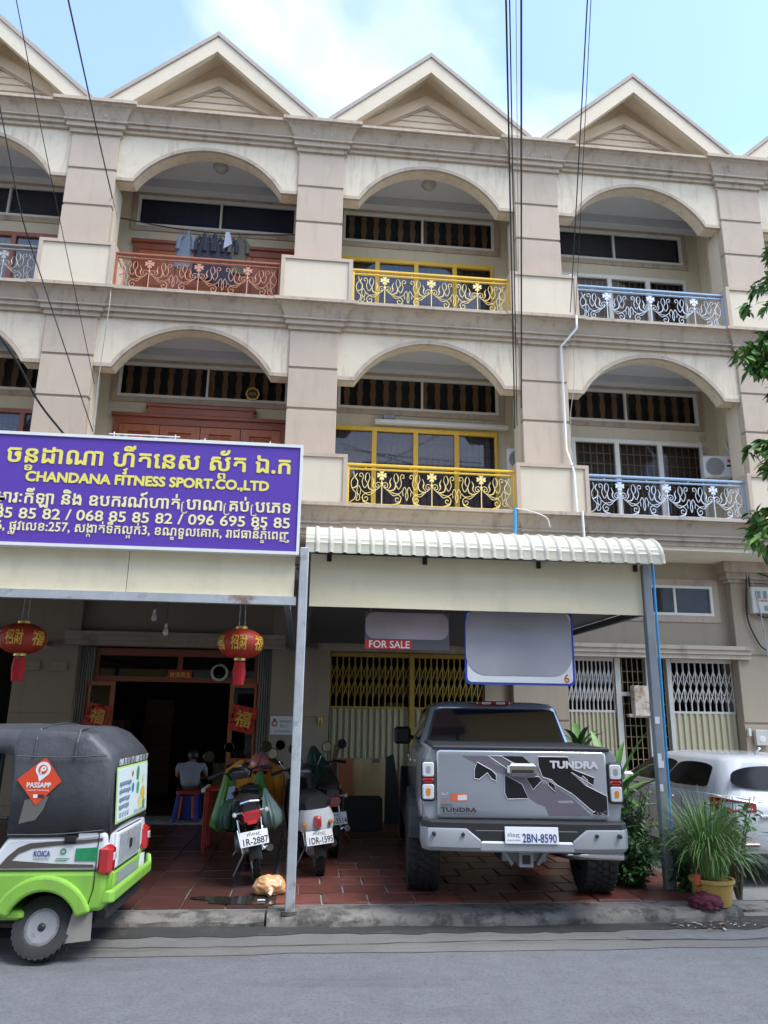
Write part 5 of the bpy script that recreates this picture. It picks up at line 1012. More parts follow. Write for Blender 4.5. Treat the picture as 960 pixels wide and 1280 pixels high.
# ================================================================ motorbikes
M['bikeblack'] = mat('bike_black_paint', (.018, .018, .021), .25, coat=.5); M['bikewhite'] = mat('bike_white_paint', (.66, .67, .69), .35, coat=.4); M['seat'] = mat('seat_vinyl', (.02, .02, .022), .5, bump=.2, bscale=40); M['engine'] = mat('engine_alloy', (.34, .34, .35), .4, metal=.7, var=.2, vscale=15)
def motorbike(label, loc, rz, lean, scooter, num, body, seed):
    r = thing('motorbike', label, 'motorbike', loc=loc, rot=(0, R(lean), R(rz)), group='motorbikes parked by the awning post')
    wr = .24 if scooter else .285; ww = .10 if scooter else .075; wb = 1.22
    for y in (0, wb):
        ty, rm = wheel_meshes('mb%.2f' % wr, wr, ww, wr-.07, 26, 'engine', 8); o = put('wheel', ty, r, loc=(0, y, wr)); put('rim', rm, o)
    if scooter:
        MB().loft([[(x*s_, y, z) for x, z in ((-.19, .47), (-.22, .58), (-.17, .685), (.17, .685), (.22, .58), (.19, .47))] for y, s_ in ((-.24, .38), (-.17, .85), (.05, 1.0), (.40, .9), (.62, .75))]).build('tail_body', body, r, smooth=60)
        MB().loft([[(x*s_, y, z) for x, z in ((-.17, .67), (-.19, .75), (-.12, .81), (.12, .81), (.19, .75), (.17, .67))] for y, s_ in ((-.20, .6), (-.05, 1.0), (.4, 1.0), (.68, .7))]).build('seat', M['seat'], r, smooth=50)
        MB().box(-.14, .14, .62, 1.0, .27, .33).build('footboard', M['black'], r)
        MB().loft([ring(-.21, .21, .96, 1.06, .33, .04), ring(-.23, .23, .97, 1.12, .6, .05), ring(-.17, .17, .93, 1.10, .92, .05)]).build('leg_shield', M['bikeblack'], r, smooth=50)
        MB().loft([ring(-.14, .14, .84, 1.04, .96, .06), ring(-.16, .16, .86, 1.06, 1.03, .06), ring(-.08, .08, .9, 1.02, 1.07, .03)]).build('handlebar_cowl', M['bikeblack'], r, smooth=50)
        MB().cbox(-.11, .05, -.12, .45, .20, .40, .03).build('engine_case', M['engine'], r)
    else:
        MB().loft([[(x*s_, y, z+dz) for x, z in ((-.10, .56), (-.145, .64), (-.11, .745), (.11, .745), (.145, .64), (.10, .56))] for y, s_, dz in ((-.27, .55, .05), (-.12, .85, .02), (.15, 1.0, 0), (.55, .8, -.02))]).build('tail_body', body, r, smooth=60)
        MB().loft([[(x*s_, y, z+dz) for x, z in ((-.12, .75), (-.135, .79), (-.08, .815), (.08, .815), (.135, .79), (.12, .75))] for y, s_, dz in ((-.24, .6, .03), (-.05, 1, .02), (.35, 1, 0), (.64, .7, -.02))]).build('seat', M['seat'], r, smooth=50)
        MB().loft([[(x*s_, y, z) for x, z in ((-.07, .38), (-.10, .55), (-.05, .66), (.05, .66), (.10, .55), (.07, .38))] for y, s_ in ((.35, 1.0), (.7, .8), (.95, .9))]).build('frame_cover', body, r, smooth=50)
        for s in (-1, 1): MB().loft([[(s*.07, .92, .36), (s*.22, .86, .40), (s*.23, .90, .62), (s*.14, .98, .86), (s*.07, 1.0, .86)], [(s*.07, .95, .36), (s*.225, .885, .40), (s*.235, .925, .62), (s*.145, 1.005, .86), (s*.07, 1.03, .86)]]).build('leg_shield', body, r, smooth=50)
        MB().loft([ring(-.12, .12, .88, 1.06, .93, .05), ring(-.15, .15, .88, 1.10, 1.0, .06), ring(-.08, .08, .92, 1.04, 1.06, .03)]).build('handlebar_cowl', body, r, smooth=50)
        MB().cbox(-.10, .10, .38, .78, .20, .40, .03).lathe([(.02, -.16), (.10, -.15), (.11, .0), (.10, .15), (.02, .16)], (0, .55, .30), 'x', 16).build('engine', M['engine'], r, smooth=40)
        MB().tube([(-.09, -.26, .80), (-.13, -.10, .81), (-.13, .10, .80)], .011, 6).tube([(.09, -.26, .80), (.13, -.10, .81), (.13, .10, .80)], .011, 6).tube([(-.09, -.26, .80), (0, -.30, .815), (.09, -.26, .80)], .011, 6).build('grab_rail', M['chrome'], r)
    for s in (-1, 1):
        MB().tube([(s*.10, .0, wr), (s*.115, .12, .60)], .018, 8).tube([(s*.10, .01, wr+.06), (s*.113, .09, .50)], .032, 10).build('shock_absorber', M['chrome'], r, smooth=50)
        MB().tube([(s*.07, wb, wr), (s*.06, wb-.20, .82)], .022, 8).build('fork_leg', M['chrome'], r)
        MB().tube([(s*.10, .95, 1.0), (s*.22, .92, 1.03), (s*.34, .84, 1.0)], [.012, .012, .017], 8).build('handlebar', M['black'], r); MB().tube([(s*.25, .89, 1.02), (s*.36, .83, 1.0)], .02, 8).build('grip', M['rubber'], r); MB().tube([(s*.24, .94, 1.02), (s*.36, .92, .99)], .007, 5).build('lever', M['chrome'], r)
        MB().tube([(s*.20, .92, 1.03), (s*.26, .90, 1.14), (s*.31, .88, 1.19)], .006, 6).build('mirror_stalk', M['chrome' if scooter else 'black'], r)
        m_ = MB().lathe([(.005, -.018), (.05, -.018), (.065, 0), (.05, .02), (.005, .024)], (s*.33, .88, 1.235), 'y', 18).build('mirror', M['black'], r, smooth=40); MB().lathe([(.003, -.0195), (.055, -.0195)], (s*.33, .88, 1.235), 'y', 18).build('mirror_glass', mat('mirror_glass', (.66, .55, .42), .25) if scooter else M['carglass'], m_)
        MB().lathe([(.004, -.055), (.02, -.05), (.026, -.01), (.012, .02)], (s*(.14 if scooter else .16), -.20, .55 if scooter else .70), 'y', 12).tube([(s*.06, -.18, .55 if scooter else .70), (s*.14, -.19, .55 if scooter else .70)], .01, 6).build('indicator', M['amber' if scooter else 'clearlens'], r, smooth=40)
    tl = MB(); zt = .56 if scooter else .665
    tl.loft([[(x, -.24, zt+z) for x, z in rrect(-.045 if scooter else -.095, .045 if scooter else .095, -.06, .065, .03, 3)], [(x, -.305, zt+z) for x, z in rrect(-.03 if scooter else -.075, .03 if scooter else .075, -.045, .04, .025, 3)]]); tl = tl.build('tail_light', M['redlens'], r, smooth=40)
    if not scooter: MB().loft([[(x, -.295, zt+z) for x, z in rrect(-.05, .05, -.07, -.035, .01, 3)], [(x, -.31, zt+z) for x, z in rrect(-.045, .045, -.066, -.04, .01, 3)]]).build('brake_lens', mat('bright_red_lens', (.75, .03, .03), .2), tl)
    q = MB(); P = []
    for a in range(0, 11):
        an = R(50+a*13); rr = wr+.035
        P.append([(x, rr*math.cos(an), wr+rr*math.sin(an)+dz) for x, dz in ((-.062, -.03), (-.058, 0), (0, .012), (.058, 0), (.062, -.03), (0, -.003))])
    q.loft(P); q.build('rear_fender', M['black'], r, smooth=50)
    MB().box(-.06, .06, -.30 if not scooter else -.26, -.18, .36, .50 if not scooter else .46).build('plate_bracket', M['black'], r)
    plate(r, num, 'ភេំពញ', (0, -.335 if not scooter else -.30, .47 if not scooter else .42), (R(-18), 0, 0), .28, .14)
    q = MB()
    for a in range(8):
        an = R(20+a*20); q.loft([[(x, wb+(wr+.03)*math.cos(an+d), wr+(wr+.03)*math.sin(an+d)+dz) for x, dz in ((-.055, -.02), (0, .01), (.055, -.02), (0, -.006))] for d in (0, R(20))])
    q.build('front_fender', body, r, smooth=50)
    MB().tube([(.10, .55, .22), (.13, .25, .24), (.145, -.05, .30), (.15, -.25, .34)], [.02, .028, .04, .036], 10).build('exhaust', M['chrome' if not scooter else 'black'], r, smooth=50)
    MB().lathe([(.004, .05), (.06, .03), (.075, -.02)], (0, 1.06, 1.0), 'y', 16).build('headlight', M['clearlens'], r, smooth=40)
    MB().tube([(-.08, .40, .22), (-.22, .38, .012)], .011, 6).build('side_stand', M['engine'], r)
    return r
motorbike('black underbone motorbike with big red tail light, left of the steel post', (3.865, -3.86, .116), 8, -10, False, '1R-2887', M['bikeblack'], 1)
motorbike('white scooter with black seat, just right of the steel post', (4.50, -3.55, .116), 7, -7, True, '1DR-1595', M['bikewhite'], 2)
motorbike('black underbone motorbike behind the white scooter, before the wooden boards', (4.70, -2.50, .116), 6, -6, False, '1AE-3514', M['bikeblack'], 3)

# ================================================================ cloth, bags, clutter by the bikes
def drape(P, name, m, seed=1, amp=.03, label=None, cat=None, loc=(0, 0, 0), nx=44):
    """hanging cloth: stations (z, half-width x, depth y, cx, cy) made into a folded closed skirt"""
    r_ = random.Random(seed); ph = [r_.uniform(0, 6.28) for _ in range(4)]; rings = []
    for i, (z, hx, hy, cx, cy) in enumerate(P):
        rg_ = []
        for k in range(nx):
            a = 2*math.pi*k/nx; f = 1+(amp*1.5+.006)*(math.sin(5*a+ph[0]+i*.3)+.7*math.sin(9*a+ph[1]-i*.2)+.5*math.sin(13*a+ph[3]))*5*(.5+.5*(len(P)-i)/len(P))
            rg_.append((cx+hx*f*math.cos(a), cy+hy*f*math.sin(a), z+.012*math.sin(3*a+ph[2]+i)))
        rings.append(rg_)
    b = MB(); b.loft(rings); o = b.build(name, m, smooth=70); o.location = loc
    return tag(o, label, cat) if label else o
M['tarp'] = mat('dark_green_raincoat', (.018, .062, .035), .38, var=.3, vscale=5, bump=.4, bscale=12); M['lime'] = mat('lime_bag', (.075, .23, .025), .45, var=.2, vscale=6, bump=.4, bscale=14)
M['orangecloth'] = mat('orange_jacket', (.58, .25, .02), .8, var=.15, vscale=6, bump=.3, bscale=18); M['teal'] = mat('grey_green_plastic', (.24, .34, .31), .35, var=.2, vscale=5, bump=.4, bscale=12)
drape([(.55, .24, .26, 0, .05), (.78, .23, .24, 0, .02), (1.0, .17, .17, -.02, 0), (1.2, .10, .09, -.07, 0), (1.32, .045, .04, -.10, 0), (1.35, .01, .01, -.10, 0)], 'raincoat', M['tarp'], 3, .02, 'dark green raincoat draped over the handlebars of the rear motorbike', 'raincoat', (4.52, -1.72, 0))
drape([(.42, .08, .07, 0, 0), (.47, .13, .10, 0, 0), (.60, .125, .10, .02, 0), (.85, .09, .08, .04, 0), (1.02, .07, .05, .06, 0), (1.10, .03, .02, .07, 0)], 'shopping_bag', M['lime'], 5, .012, 'lime green bag hanging at the red table left of the black motorbike', 'bag', (3.36, -2.55, 0))
drape([(.62, .05, .04, 0, 0), (.68, .09, .06, 0, 0), (.80, .085, .06, 0, 0), (.98, .04, .03, -.01, 0), (1.03, .01, .01, -.01, 0)], 'small_bag', M['lime'], 6, .012, 'small lime green bag hanging under the pink helmet', 'bag', (3.79, -2.68, .08))
drape([(.50, .05, .06, 0, 0), (.56, .10, .13, 0, 0), (.68, .10, .16, -.02, .03), (.82, .05, .09, -.08, .08), (.90, .015, .02, -.11, .1)], 'plastic_bag', M['teal'], 8, .015, 'grey-green plastic bag hanging at the side of the black motorbike seat', 'bag', (3.98, -3.25, .04))
drape([(.50, .10, .09, 0, 0), (.58, .14, .10, 0, 0), (.72, .10, .08, .0, 0), (.80, .03, .02, .02, 0)], 'dark_bag', mat('dark_green_bag', (.02, .07, .04), .45, bump=.3, bscale=14), 9, .012, 'dark green shopping bag hanging at the left handlebar of the black motorbike', 'bag', (3.48, -3.15, .02))
jk = thing('jacket', 'orange jacket hung over the parked bike behind the black motorbike', 'jacket', loc=(3.68, -2.0, .10)); jk.scale = (1.2, 1.1, 1.1)
for P, nm in (([(.45, .24, .16, .02, 0), (.62, .23, .15, .01, 0), (.80, .21, .13, 0, 0), (.92, .17, .10, 0, 0), (.98, .08, .06, 0, 0), (1.0, .02, .02, 0, 0)], 'body'),): o = drape(P, nm, M['orangecloth'], 4, .01); o.parent = jk
for s in (-1, 1): MB().tube(bez([(s*.12, 0, .95), (s*.24, -.05, .85), (s*.27, -.08, .65), (s*.25, -.10, .45)], 5), [.05]*5+[.065]*5+[.055]*6, 10).build('sleeve', M['orangecloth'], jk, smooth=60)
hm = thing('helmet', 'pink open-face helmet on the handlebar above the orange jacket', 'helmet', loc=(3.74, -2.05, 1.12))
b = MB(); b.lathe([(.005, .155), (.05, .15), (.09, .125), (.12, .075), (.13, .02), (.128, -.03), (.118, -.06), (.105, -.06), (.10, -.02)], n=24); b.build('shell', mat('pink_helmet', (.55, .14, .13), .3, coat=.5, var=.1), hm, smooth=60); MB().lathe([(.08, -.05), (.11, -.075), (.10, -.10), (.07, -.09)], n=20, caps=False).build('lining', M['black'], hm, smooth=50)
for s, y in ((-1, -.02), (1, .05)): MB().lathe([(.004, -.02), (.06, -.015), (.07, .0), (.06, .015), (.004, .02)], (s*.16, y, -.02 if s < 0 else .03), 'y', 16).build('mirror', M['black'], hm, smooth=40)
tb = thing('plastic_table', 'red plastic table with a white edge beside the shop entrance', 'table', loc=(3.42, -1.9, .11)); M['redplastic'] = mat('red_plastic', (.30, .022, .018), .4, var=.1)
MB().cbox(-.32, .22, -.30, .30, .70, .74, .015).build('table_top', M['redplastic'], tb); MB().cbox(-.37, -.325, -.30, .30, .69, .745, .01).build('edge_trim', M['white'], tb)
for x in (-.30, .18):
    for y in (-.26, .26): MB().loft([ring(x-.025, x+.025, y-.025, y+.025, 0, .008), ring(x-.035, x+.035, y-.035, y+.035, .70, .01)]).build('leg', M['redplastic'], tb)
# second bike, mostly hidden, that carries the jacket and helmet
motorbike('dark motorbike half hidden under the orange jacket and pink helmet', (3.72, -2.75, .116), 0, -3, False, '1Q-4410', M['bikeblack'], 4)
# boards leaning on the yellow gate
M['ply'] = mat('plywood', (.46, .31, .15), .7, var=.15, vscale=3, stain=(.33, .2, .09), samt=.6, sscale=(5, 5, .5), speck=(.2, .12, .06), spamt=.2, spscale=6); M['plyorange'] = mat('orange_veneer', (.32, .10, .03), .6, var=.2, vscale=4); M['plank'] = mat('old_plank', (.16, .09, .045), .8, var=.2, vscale=5)
t = thing('plywood_sheet', 'pale plywood sheet leaning on the yellow gate', 'board', loc=(5.42, .45, .118), rot=(R(-9), 0, 0)); MB().box(-.31, .33, 0, .03, 0, .96).build('sheet', M['ply'], t); MB().box(-.315, .335, -.004, .034, .96, .975).build('edge_strip', M['engine'], t); MB().box(.0, .12, -.004, -.0005, .90, .955).build('torn_patch', M['plank'], t)
t = MB().box(-.12, .12, 0, .03, 0, .97).build('veneer_board', M['plyorange']); t.location = (4.985, .42, .118); t.rotation_euler = (R(-9), 0, 0); tag(t, 'narrow orange-brown board leaning left of the plywood sheet', 'board')
t = MB().cbox(-.045, .045, 0, .03, 0, 1.18, .004).build('plank', M['plank']); t.location = (4.70, .55, .118); t.rotation_euler = (R(-8), R(7), 0); tag(t, 'dark old plank leaning against the pier beside the yellow gate', 'plank')
t = thing('chair_back', 'black padded seat panel with rounded corners propped before the plywood', 'seat panel', loc=(5.20, -.55, .118), rot=(R(-12), 0, 0)); MB().prism(rrect(-.29, .29, .0, .50, .07, 5), 'y', 0, .05).build('pad', mat('charcoal_pad', (.022, .027, .032), .5, bump=.15), t, bevel=.015)
t = MB().cbox(-.36, .36, -.30, .30, 0, .03, .005).build('floor_board', M['plank']); t.location = (5.30, -1.05, .12); t.rotation_euler = (0, 0, R(4)); tag(t, 'flat brown board lying on the tiles before the black seat panel', 'board')
t = MB().prism([(-.13, 0), (.12, 0), (.10, .55), (.02, 1.05), (-.10, 1.0)], 'y', 0, .06).build('dark_sack', mat('black_sheet', (.02, .02, .02), .4, bump=.6, bscale=9)); t.location = (5.72, .2, .118); t.rotation_euler = (R(-8), 0, 0); tag(t, 'black plastic sheet leaning between the plywood and the pickup', 'sheet')
# padlock on pier
t = thing('lock_plate', 'small brass lock plate on the pier left of the yellow gate', 'lock', loc=(4.56, .93, 1.66)); MB().cbox(-.03, .03, -.03, 0, -.08, .06, .008).lathe([(.004, -.05), (.025, -.045), (.03, -.03)], (0, 0, -.03), 'y', 10).build('plate', mat('brass', (.55, .36, .05), .3, metal=.8), t)
# orange carrier bag
b = bmesh.new(); bmesh.ops.create_icosphere(b, subdivisions=5, radius=1)
r_ = random.Random(11)
from mathutils import noise as mn
for v in b.verts:
    n_ = mn.noise(v.co*1.8+Vector((3, 1, 5)))*.22 - abs(mn.noise(v.co*2.2))*.14 - abs(mn.noise(v.co*5+Vector((1, 7, 2))))*.04 + .02; v.co *= 1+n_; v.co.x *= .155; v.co.y *= .11; v.co.z = max(v.co.z*.10, -.07)
me = bpy.data.meshes.new('bag'); b.to_mesh(me); b.free(); me.materials.append(mat('orange_plastic_bag', (.70, .36, .16), .28, var=.2, vscale=14, bump=.5, bscale=40, coat=.4)); me.polygons.foreach_set('use_smooth', [True]*len(me.polygons))
tag(put('carrier_bag', me, loc=(4.01, -4.42, .19)), 'crumpled orange plastic bag lying on the tiles by the steel post', 'bag')
b = MB(); b.tube(bez([(0, -.08, .0), (.02, -.11, -.03), (.0, -.13, -.055)], 4), [.03]*4+[.02]*4+[.035], 9); o = b.build('bag_neck', mat('clear_orange_plastic', (.75, .55, .40), .25, coat=.5), bpy.data.objects['carrier_bag'], smooth=60)
MB().cbox(-.035, .035, -.015, .015, 0, .012, .003).build('paper_scrap', M['paper']).location = (3.95, -4.68, .118); tag(bpy.data.objects['paper_scrap'], 'white paper scrap on the wet tiles by the orange bag', 'litter')
# mauve cloth heap and leaf litter
b = bmesh.new(); bmesh.ops.create_icosphere(b, subdivisions=4, radius=1)
for v in b.verts:
    n_ = mn.noise(v.co*3.1+Vector((9, 2, 1)))*.25 + abs(mn.noise(v.co*8))*.35; v.co *= 1+n_; v.co.x *= .135; v.co.y *= .11; v.co.z = max(v.co.z*.085, -.03)
me = bpy.data.meshes.new('cloth'); b.to_mesh(me); b.free(); me.materials.append(mat('maroon_net', (.10, .012, .03), .75, var=.4, vscale=30, bump=.8, bscale=60)); me.polygons.foreach_set('use_smooth', [True]*len(me.polygons))
tag(put('net_heap', me, loc=(8.02, -5.02, .14)), 'crumpled maroon net heap on the kerb before the yellow pot', 'net')
b = MB()
for k in range(60):
    x = 8.0+r_.gauss(0, .22); y = -5.28+r_.gauss(0, .06); a = r_.uniform(0, 6.3); q = r_.uniform(.5, 1.2); c_, s_ = math.cos(a)*q, math.sin(a)*q; z = .014+.002*(k % 5)
    b.add([(x+px*c_-py*s_, y+px*s_+py*c_, z+pz) for px, py, pz in ((-.03, 0, 0), (0, -.012, .006), (.035, 0, .002), (0, .013, .008))], [(0, 1, 2, 3)], k % 3)
tag(b.build('leaf_litter', [mat('dry_leaf', (.22, .12, .05), .8), mat('pale_litter', (.45, .42, .36), .8), mat('grey_litter', (.12, .11, .1), .8)]), 'scattered dry leaves and scraps in the gutter by the maroon net', 'litter', kind='stuff')
# ================================================================ lanterns, bulbs, balcony things
def lantern(x, lab):
    t = thing('paper_lantern', lab, 'lantern', loc=(x, -4.2, 2.47), group='red lanterns')
    n = 32; b = MB(); prof = []
    for i in range(15):
        a = R(-80+160*i/14); prof.append((.232*math.cos(a)**.8, .155*math.sin(a)))
    rings = [[(r_*(1+.02*math.cos(8*2*math.pi*k/n))*math.cos(2*math.pi*k/n), r_*(1+.02*math.cos(8*2*math.pi*k/n))*math.sin(2*math.pi*k/n), z) for k in range(n)] for r_, z in prof]; b.loft(rings); b.build('shade', mat('lantern_silk', (.40, .035, .02), .5, var=.2, vscale=8), t, smooth=60)
    for s in (-1, 1): MB().lathe([(.06, s*.145), (.062, s*.175), (.05, s*.18)], n=16).build('cap', mat('lantern_gold', (.62, .45, .15), .35, metal=.6), t)
    # gold characters wrapped on the silk
    for gi in range(6):
        a0 = R(-90+gi*60); vs, fs = text_geo('福' if gi % 2 else '招財', .16, bold=.02); x0 = min(p[0] for p in vs); x1 = max(p[0] for p in vs); cx = (x0+x1)/2; w_ = x1-x0; sx = min(1, .17/w_)
        out = []
        for p in vs:
            an = a0+(p[0]-cx)*sx/.235; z = p[1]-.06; rr = .232*max(.2, 1-(z/.157)**2)**.42*1.024+.003; out.append((rr*math.cos(an), rr*math.sin(an), z))
        q = MB(); q.add(out, fs); tag(q.build('gold_print', M['gold'], t), kind='stuff')
    ts = MB(); r_ = random.Random(3)
    for k in range(26): a = 2*math.pi*k/26; rr = .045; ts.tube([(rr*math.cos(a), rr*math.sin(a), -.19), (rr*1.3*math.cos(a), rr*1.3*math.sin(a), -.30), (rr*1.0*math.cos(a), rr*1.0*math.sin(a), -.40-r_.uniform(0, .03))], .009, 4)
    ts.build('tassel', mat('tassel_red', (.55, .02, .025), .7), t)
    for s in (-.03, .03): MB().tube([(s, 0, .17), (s*.8, 0, .62)], .003, 4).build('string', M['steel'], t)
lantern(1.385, 'red and gold paper lantern under the awning at the left edge'); lantern(3.585, 'red and gold paper lantern under the awning left of the steel post')
for x, z, lab in ((2.44, 2.87, 'bare light bulb hanging highest under the left awning'), (2.59, 2.70, 'bare light bulb hanging lowest under the left awning')):
    t = thing('light_bulb', lab, 'bulb', loc=(x, -3.0, z)); MB().lathe([(.004, -.06), (.028, -.045), (.034, -.02), (.024, .02), (.016, .04)], n=14).build('bulb', mat('bulb_glass', (.6, .6, .58), .15), t, smooth=60); MB().lathe([(.017, .04), (.017, .08), (.006, .09)], n=10).build('socket', M['white'], t); MB().tube([(0, 0, .09), (.01, 0, .9)], .003, 4).build('flex', M['black'], t)
# laundry on the brown balcony
M['denim'] = mat('grey_blue_cloth', (.10, .12, .155), .85, var=.3, vscale=20); M['navy'] = mat('black_navy_cloth', (.012, .014, .028), .85, var=.2); M['whitecloth'] = mat('white_cloth', (.33, .36, .43), .85); M['olive'] = mat('olive_cloth', (.07, .065, .045), .85, var=.2)
ln = MB().tube(bez([(.30, .62, 10.86), (1.5, .62, 10.70), (2.7, .62, 10.68), (4.0, .62, 10.78)], 8), .012, 6).build('clothes_line', M['black']); tag(ln, 'dark clothes line across the upper brown balcony', 'clothes line')
def garment(x, w, h, m, lab, m2=None, lean=0):
    t = thing('hanging_shirt', lab, 'shirt', loc=(x, .62, 10.69), group='laundry on the brown balcony')
    b = MB(); r_ = random.Random(int(x*100)); rings = []
    for i in range(7):
        f = i/6; hw = (.02+w*min(1, f*2.2)) if f < .45 else w*(1+.1*f); rings.append([(lean*f+hw*math.cos(2*math.pi*k/14)*(1+.08*math.sin(3*k)), (.03+.02*f)*math.sin(2*math.pi*k/14)*(1+.4*math.sin(2*k+i)), -.04-h*f) for k in range(14)])
    b.loft(rings); b.build('cloth', M[m], t, smooth=70); MB().tube([(0, 0, .02), (.01, 0, -.05)], .004, 4).build('hanger', M['white'], t)
    for s in (-1, 1): MB().tube(bez([(lean*.2+s*w*.55, 0, -.13), (lean*.3+s*w*.95, -.02, -.26), (lean*.4+s*w*1.02, -.03, -.46)], 4), [.035]*4+[.045]*5, 8).build('sleeve', M[m], t, smooth=60)
    if m2: MB().loft([[(lean*.1-.03, -.07, -.02), (lean*.1+.05, -.07, -.03), (w*.6+lean*.4, -.08, -h*.26), (-w*.2+lean*.3, -.08, -h*.36)], [(lean*.1-.03, -.05, -.02), (lean*.1+.05, -.05, -.03), (w*.6+lean*.4, -.045, -h*.26), (-w*.2+lean*.3, -.045, -h*.36)]]).build('white_panel', M[m2], t)
garment(1.72, .14, .78, 'denim', 'grey-blue striped shirt, leftmost on the clothes line', lean=-.08); garment(2.03, .16, 1.0, 'navy', 'black shirt hanging second from the left on the clothes line'); garment(2.22, .17, 1.0, 'navy', 'widest black shirt, middle of the clothes line'); garment(2.46, .20, 1.1, 'navy', 'navy and white shirt, fourth on the clothes line', 'whitecloth', lean=-.05); garment(2.70, .17, .85, 'olive', 'olive shirt, rightmost on the clothes line', lean=-.04)
# drying racks showing over the purple sign
def rack(x0, x1, z, lab, seed):
    t = thing('drying_rack', lab, 'drying rack', loc=(x0, -.3, z)); L_ = x1-x0; MB().tube([(-.05, 0, 0), (L_+.05, 0, 0)], .012, 6).build('top_bar', M['white'], t)
    for x in (.03, L_-.03): MB().tube([(x, 0, .04), (x, 0, -.9)], .011, 6).build('upright', M['white'], t)
    MB().tube([(0, 0, -.75), (L_, 0, -.75)], .011, 6).build('lower_bar', M['white'], t); r_ = random.Random(seed); cols = [(.5, .12, .4), (.25, .5, .05), (.28, .5, .06), (.012, .015, .03), (.6, .6, .62), (.6, .3, .08), (.02, .02, .06), (.55, .05, .1)]
    for k in range(int(L_/.125)):
        c = r_.choice(cols); x = .1+k*.12; h = r_.uniform(.28, .5); o = MB().loft([[(x-.02, -.02, -.02), (x+.02, -.02, -.02), (x+.02, .02, -.02), (x-.02, .02, -.02)], [(x-.05, -.03, -.12), (x+.05, -.03, -.12), (x+.05, .03, -.12), (x-.05, .03, -.12)], [(x-.05, -.03, -.12-h), (x+.05, -.03, -.12-h), (x+.05, .03, -.12-h), (x-.05, .03, -.12-h)]]).build('garment', mat('rack_c%d' % cols.index(c), c, .85), t)
rack(.98, 2.02, 6.14, 'white drying rack with green and pink clothes over the purple sign, left one', 1); rack(2.44, 3.57, 6.10, 'white drying rack with small dark clothes over the purple sign, right one', 2)
# round badge on the transom
t = thing('window_badge', 'round black badge with gold rim on the transom window above the purple sign', 'badge', loc=(3.05, 1.44, 7.73)); MB().lathe([(.005, -.012), (.11, -.012), (.135, 0)], axis='y', n=8).build('disc', M['ink'], t); MB().lathe([(.11, -.016), (.135, -.016), (.14, 0), (.11, 0)], axis='y', n=8, caps=False).build('rim', M['gold'], t); tag(letter(MB(), 'ACS', (-.06, -.014, -.02), (1, 0, 0), (0, 0, 1), (0, -1, 0), .07, fit=.12).build('lettering', M['gold'], t), kind='stuff')
# air conditioners, tube lamp
def ac(x, z, lab):
    t = thing('air_conditioner', lab, 'air conditioner', loc=(x, 1.02, z), rot=(0, 0, R(-14)), group='air conditioner units on the balconies'); MB().cbox(-.36, .36, -.15, .15, -.26, .26, .02).build('case', mat('ac_case', (.60, .60, .57), .5, var=.06, vscale=4), t)
    MB().lathe([(.0, -.156), (.21, -.156), (.215, -.15)], (-.10, 0, 0), 'y', 24).build('fan_well', mat('ac_dark', (.12, .12, .12), .6), t); q = MB()
    for k in range(6): rr = .03+k*.034; q.tube([(-.10+rr*math.cos(2*math.pi*i/24), -.162, rr*math.sin(2*math.pi*i/24)) for i in range(24)], .004, 4, closed=True)
    q.build('fan_guard', M['white'], t); MB().lathe([(.004, -.158), (.04, -.156)], (.22, 0, .12), 'y', 14).build('round_badge', M['red'], t); MB().box(.16, .30, -.155, -.151, -.02, .03).build('label', M['ink'], t)
    for x_ in (-.25, .25): MB().box(x_-.02, x_+.02, -.15, .30, -.30, -.262).build('bracket', M['steeldark'], t)
    MB().tube(bez([(.34, 0, .0), (.42, .05, .15), (.30, .15, .55), (.34, .3, .75)], 6), .022, 8).build('pipe', M['whiteframe'], t)
    t.scale = (.82, .82, .86); return t
ac(12.16, 6.52, 'air conditioner with round red badge on the lower pale blue balcony'); ac(8.24, 6.48, 'air conditioner half hidden by the pilaster on the lower yellow balcony')
for z, dx_ in ((7.32, 0), (7.05, .02)): o = MB().lathe([(.05, -.02), (.075, -.015), (.075, .02), (.05, .03)], (12.18+dx_, 1.49, z), 'y', 14).build('wall_vent', M['taupe'], HOUSES[2]); o.location = (-8.4, 0, 0)
t = thing('tube_lamp', 'long white tube lamp on the back wall of the lower yellow balcony', 'lamp', loc=(5.73, 1.40, 7.30)); MB().cbox(-.15, .10, -.05, .08, .03, .13, .02).build('bracket', M['steeldark'], t); MB().cbox(-.30, 2.35, -.06, .06, -.06, .02, .01).build('batten', M['white'], t); MB().tube([(-.25, -.075, -.045), (2.3, -.075, -.045)], .018, 10).build('tube', M['white'], t)
for k, lab in ((0, 'round ceiling lamp under the arch of the upper brown balcony'), (1, 'round ceiling lamp under the arch of the upper yellow balcony')):
    t = thing('ceiling_lamp', lab, 'lamp', loc=(k*BAY+2.1+.1, .78, FLOORS[1]+3.398)); MB().lathe([(.15, 0), (.15, -.02), (.13, -.03)], n=20).build('base', M['greylight'], t); MB().lathe([(.13, -.03), (.11, -.08), (.05, -.11), (.004, -.115)], n=20).build('shade', mat('frosted_shade', (.42, .41, .39), .4), t, smooth=60)
